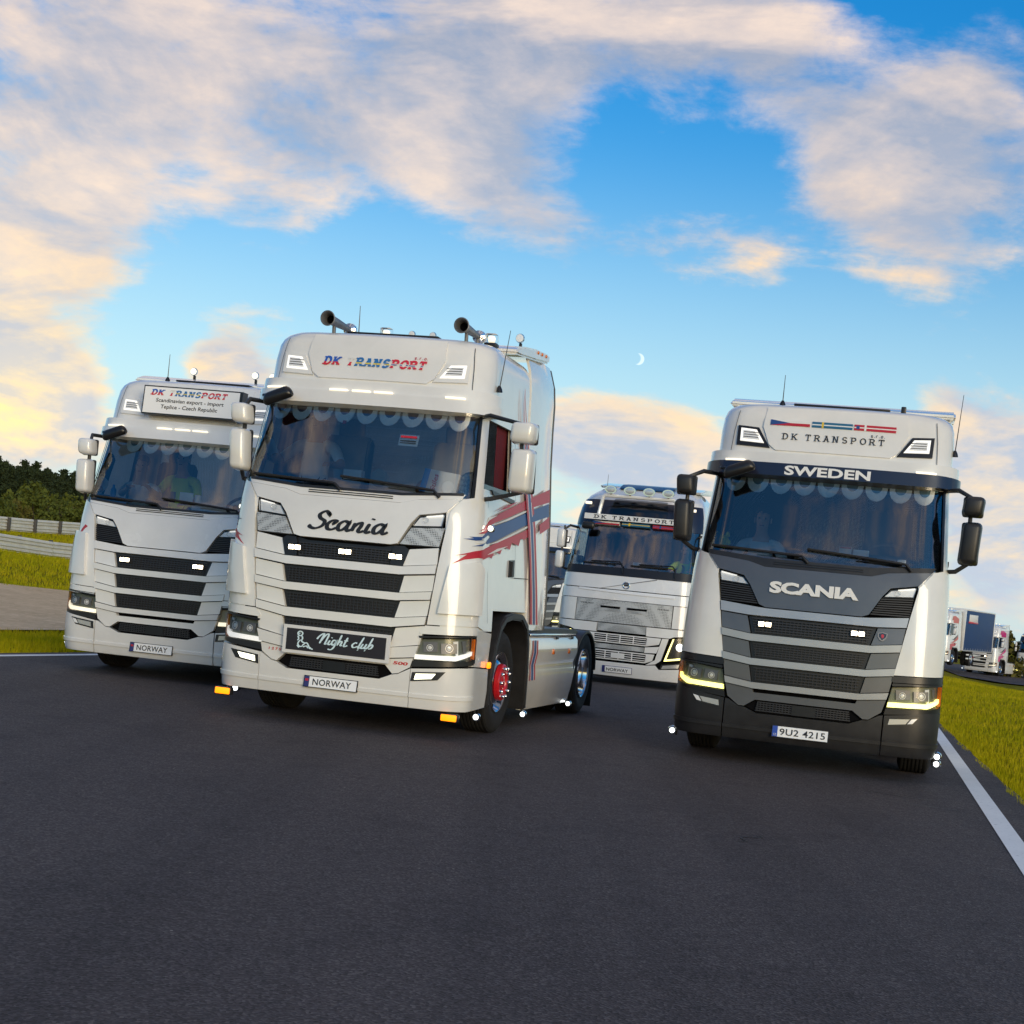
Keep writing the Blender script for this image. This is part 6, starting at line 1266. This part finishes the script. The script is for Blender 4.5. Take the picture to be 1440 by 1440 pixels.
def plant(kind, v, x, y, sc, label, group):
    key = (kind, v)
    if key not in PROTO:
        if kind == 'pine':
            h = 9.; me = leaves(pine_pts(v, h), .34, v); me.materials.append(MATS['pine_needles']); tb = tube([(0, 0, -.3), (.05, 0, 3), (0, .06, 6), (0, 0, 8.8)], [.19, .15, .09, .02], 7)
            for k in range(7): a = k * 2.4; tube([(0, 0, 2.2 + k * .8), (math.cos(a) * (1.7 - k * .17), math.sin(a) * (1.7 - k * .17), 2.3 + k * .8)], [.04, .012], 5, tb)
        else:
            me = leaves(bush_pts(v, 2.2, 3.2), .26, v); me.materials.append(MATS['yellow_leaf' if v % 3 == 2 else 'broad_leaf']); tb = tube([(0, 0, -.3), (.1, 0, .8), (.2, .1, 1.8)], [.10, .07, .03], 6)
            for k in range(5): a = k * 1.3; tube([(.05, 0, .5 + .1 * k), (math.cos(a) * 1.1, math.sin(a) * 1.1, 1.6 + .15 * k)], [.05, .012], 5, tb)
        tm = bpy.data.meshes.new('trunk'); tb.to_mesh(tm); tb.free(); tm.materials.append(MATS['bark']); smooth(tm, 60); PROTO[key] = (me, tm)
    me, tm = PROTO[key]; o = empty('pine_tree' if kind == 'pine' else 'bush', (x, y, float(ground(x, y)) - .05), random.uniform(0, 6.28)); o.scale = (sc * random.uniform(.9, 1.1),) * 2 + (sc,)
    for n_, d in (('crown', me), ('trunk', tm)): c = bpy.data.objects.new(n_, d); COL.objects.link(c); c.parent = o
    return tag(o, label, 'tree' if kind == 'pine' else 'bush', group)
g_ = random.Random(3)
for row, (t, n, sc) in enumerate(((60, 46, .46), (66, 46, .53), (73, 46, .60), (81, 46, .66))):
    for k in range(n):
        x, y = on_bank(t + g_.uniform(-2, 2), 50 + row * 8 + k * 1.75 + g_.uniform(-.6, .6)); s_ = sc * g_.uniform(.90, 1.10)
        plant('pine', (k * 3 + row) % 6, x, y, s_, ('short dark conifer at the front of the wood behind the bushes', 'dark conifer in the middle of the wood behind the bushes', 'dark conifer deep in the wood behind the bushes', 'tall dark conifer at the back of the wood, against the sky')[row], 'conifers on the bank')
for row, (t, n, st, lo, hi) in enumerate(((37.5, 34, 2.2, .50, .80), (45, 30, 2.4, .65, 1.0), (54, 28, 2.8, .8, 1.15))):
    for k in range(n):
        x, y = on_bank(t + g_.uniform(-1.5, 2.5), 8 + row * 14 + k * st + g_.uniform(-.8, .8)); plant('bush', 10 + (k * 2 + row) % 6, x, y, g_.uniform(lo, hi), ('low green bush close behind the upper crash barrier', 'green bush in the middle of the scrub above the barriers', 'tall green bush in front of the dark conifers')[row], 'bushes along the barrier')
plant('bush', 11, 36.8, 118, 1.35, 'green tree standing beyond the parked trucks', None)
# ------------------------------------------------------------------ grass
def blades(name, n, fx, hmin, hmax, wd, seed, m):
    g = np.random.default_rng(seed); x, y = fx(g, n); z = ground(x, y); h = g.uniform(hmin, hmax, len(x)); a = g.uniform(0, 6.28, len(x)); w = wd * g.uniform(.6, 1.4, len(x)); le = g.normal(0, .45, (len(x), 2)) * h[:, None]
    P = np.stack([x, y, z - .055], 1); d = np.stack([np.cos(a) * w, np.sin(a) * w, 0 * w], 1); T_ = P + np.stack([le[:, 0], le[:, 1], h + .05], 1)
    V = np.stack([P - d, P + d, T_], 1).reshape(-1, 3); me = bpy.data.meshes.new(name); n_ = len(x); me.vertices.add(n_ * 3); me.vertices.foreach_set('co', V.ravel()); me.loops.add(n_ * 3); me.loops.foreach_set('vertex_index', np.arange(n_ * 3)); me.polygons.add(n_); me.polygons.foreach_set('loop_start', np.arange(n_) * 3); me.update(); me.validate()
    me.materials.append(MATS[m]); o = bpy.data.objects.new(name, me); COL.objects.link(o); return o
m, t, b = nodes_of('grass_blade', .85); b.inputs['Specular IOR Level'].default_value = .05; n1_ = tex(t, 'ShaderNodeTexNoise', .35, 5); n2_ = tex(t, 'ShaderNodeTexNoise', 6, 4)
t.links.new(tmix(t, .5, ramp(t, n1_.outputs['Fac'], [(.32, (.20, .24, .004)), (.5, (.40, .35, .006)), (.68, (.54, .41, .02))]), ramp(t, n2_.outputs['Fac'], [(.3, (.18, .22, .004)), (.55, (.40, .35, .006)), (.75, (.60, .46, .05))])), b.inputs['Base Color'])
def right_verge(g, n):
    y = 9 + 50 * g.uniform(0, 1, n) ** 1.7; tt = np.clip(.42 - .02 * (y - 13.7), .16, .62) - .03 + 14 * g.uniform(0, 1, n) ** 1.6 + .03 * np.sin(y * 2.1) + .02 * np.sin(y * 7.3); return 3.35 + (y - 9.6) * math.tan(R(12.9)) + tt, y
tag(blades('verge_grass', 170000, right_verge, .012, .05, .006, 5, 'grass_blade'), 'yellow-green grass along the right edge of the road', 'grass', kind='stuff')
def left_verge(g, n):
    s = g.uniform(-6, 30, n); tt = .38 + 3.1 * g.uniform(0, 1, n); return -6.28 + s * math.sin(R(18)) - tt * math.cos(R(18)), 19.11 + s * math.cos(R(18)) + tt * math.sin(R(18))
tag(blades('kerb_grass', 60000, left_verge, .02, .08, .008, 6, 'grass_blade'), 'narrow strip of grass between the road and the gravel', 'grass', kind='stuff')
def bank(g, n):
    s = g.uniform(0, 50, n); tt = 13.3 + 22 * g.uniform(0, 1, n); return -6.28 + s * math.sin(R(18)) - tt * math.cos(R(18)), 19.11 + s * math.cos(R(18)) + tt * math.sin(R(18))
tag(blades('bank_grass', 100000, bank, .04, .14, .015, 7, 'grass_blade'), 'yellow-green grass on the bank below the crash barriers', 'grass', kind='stuff')
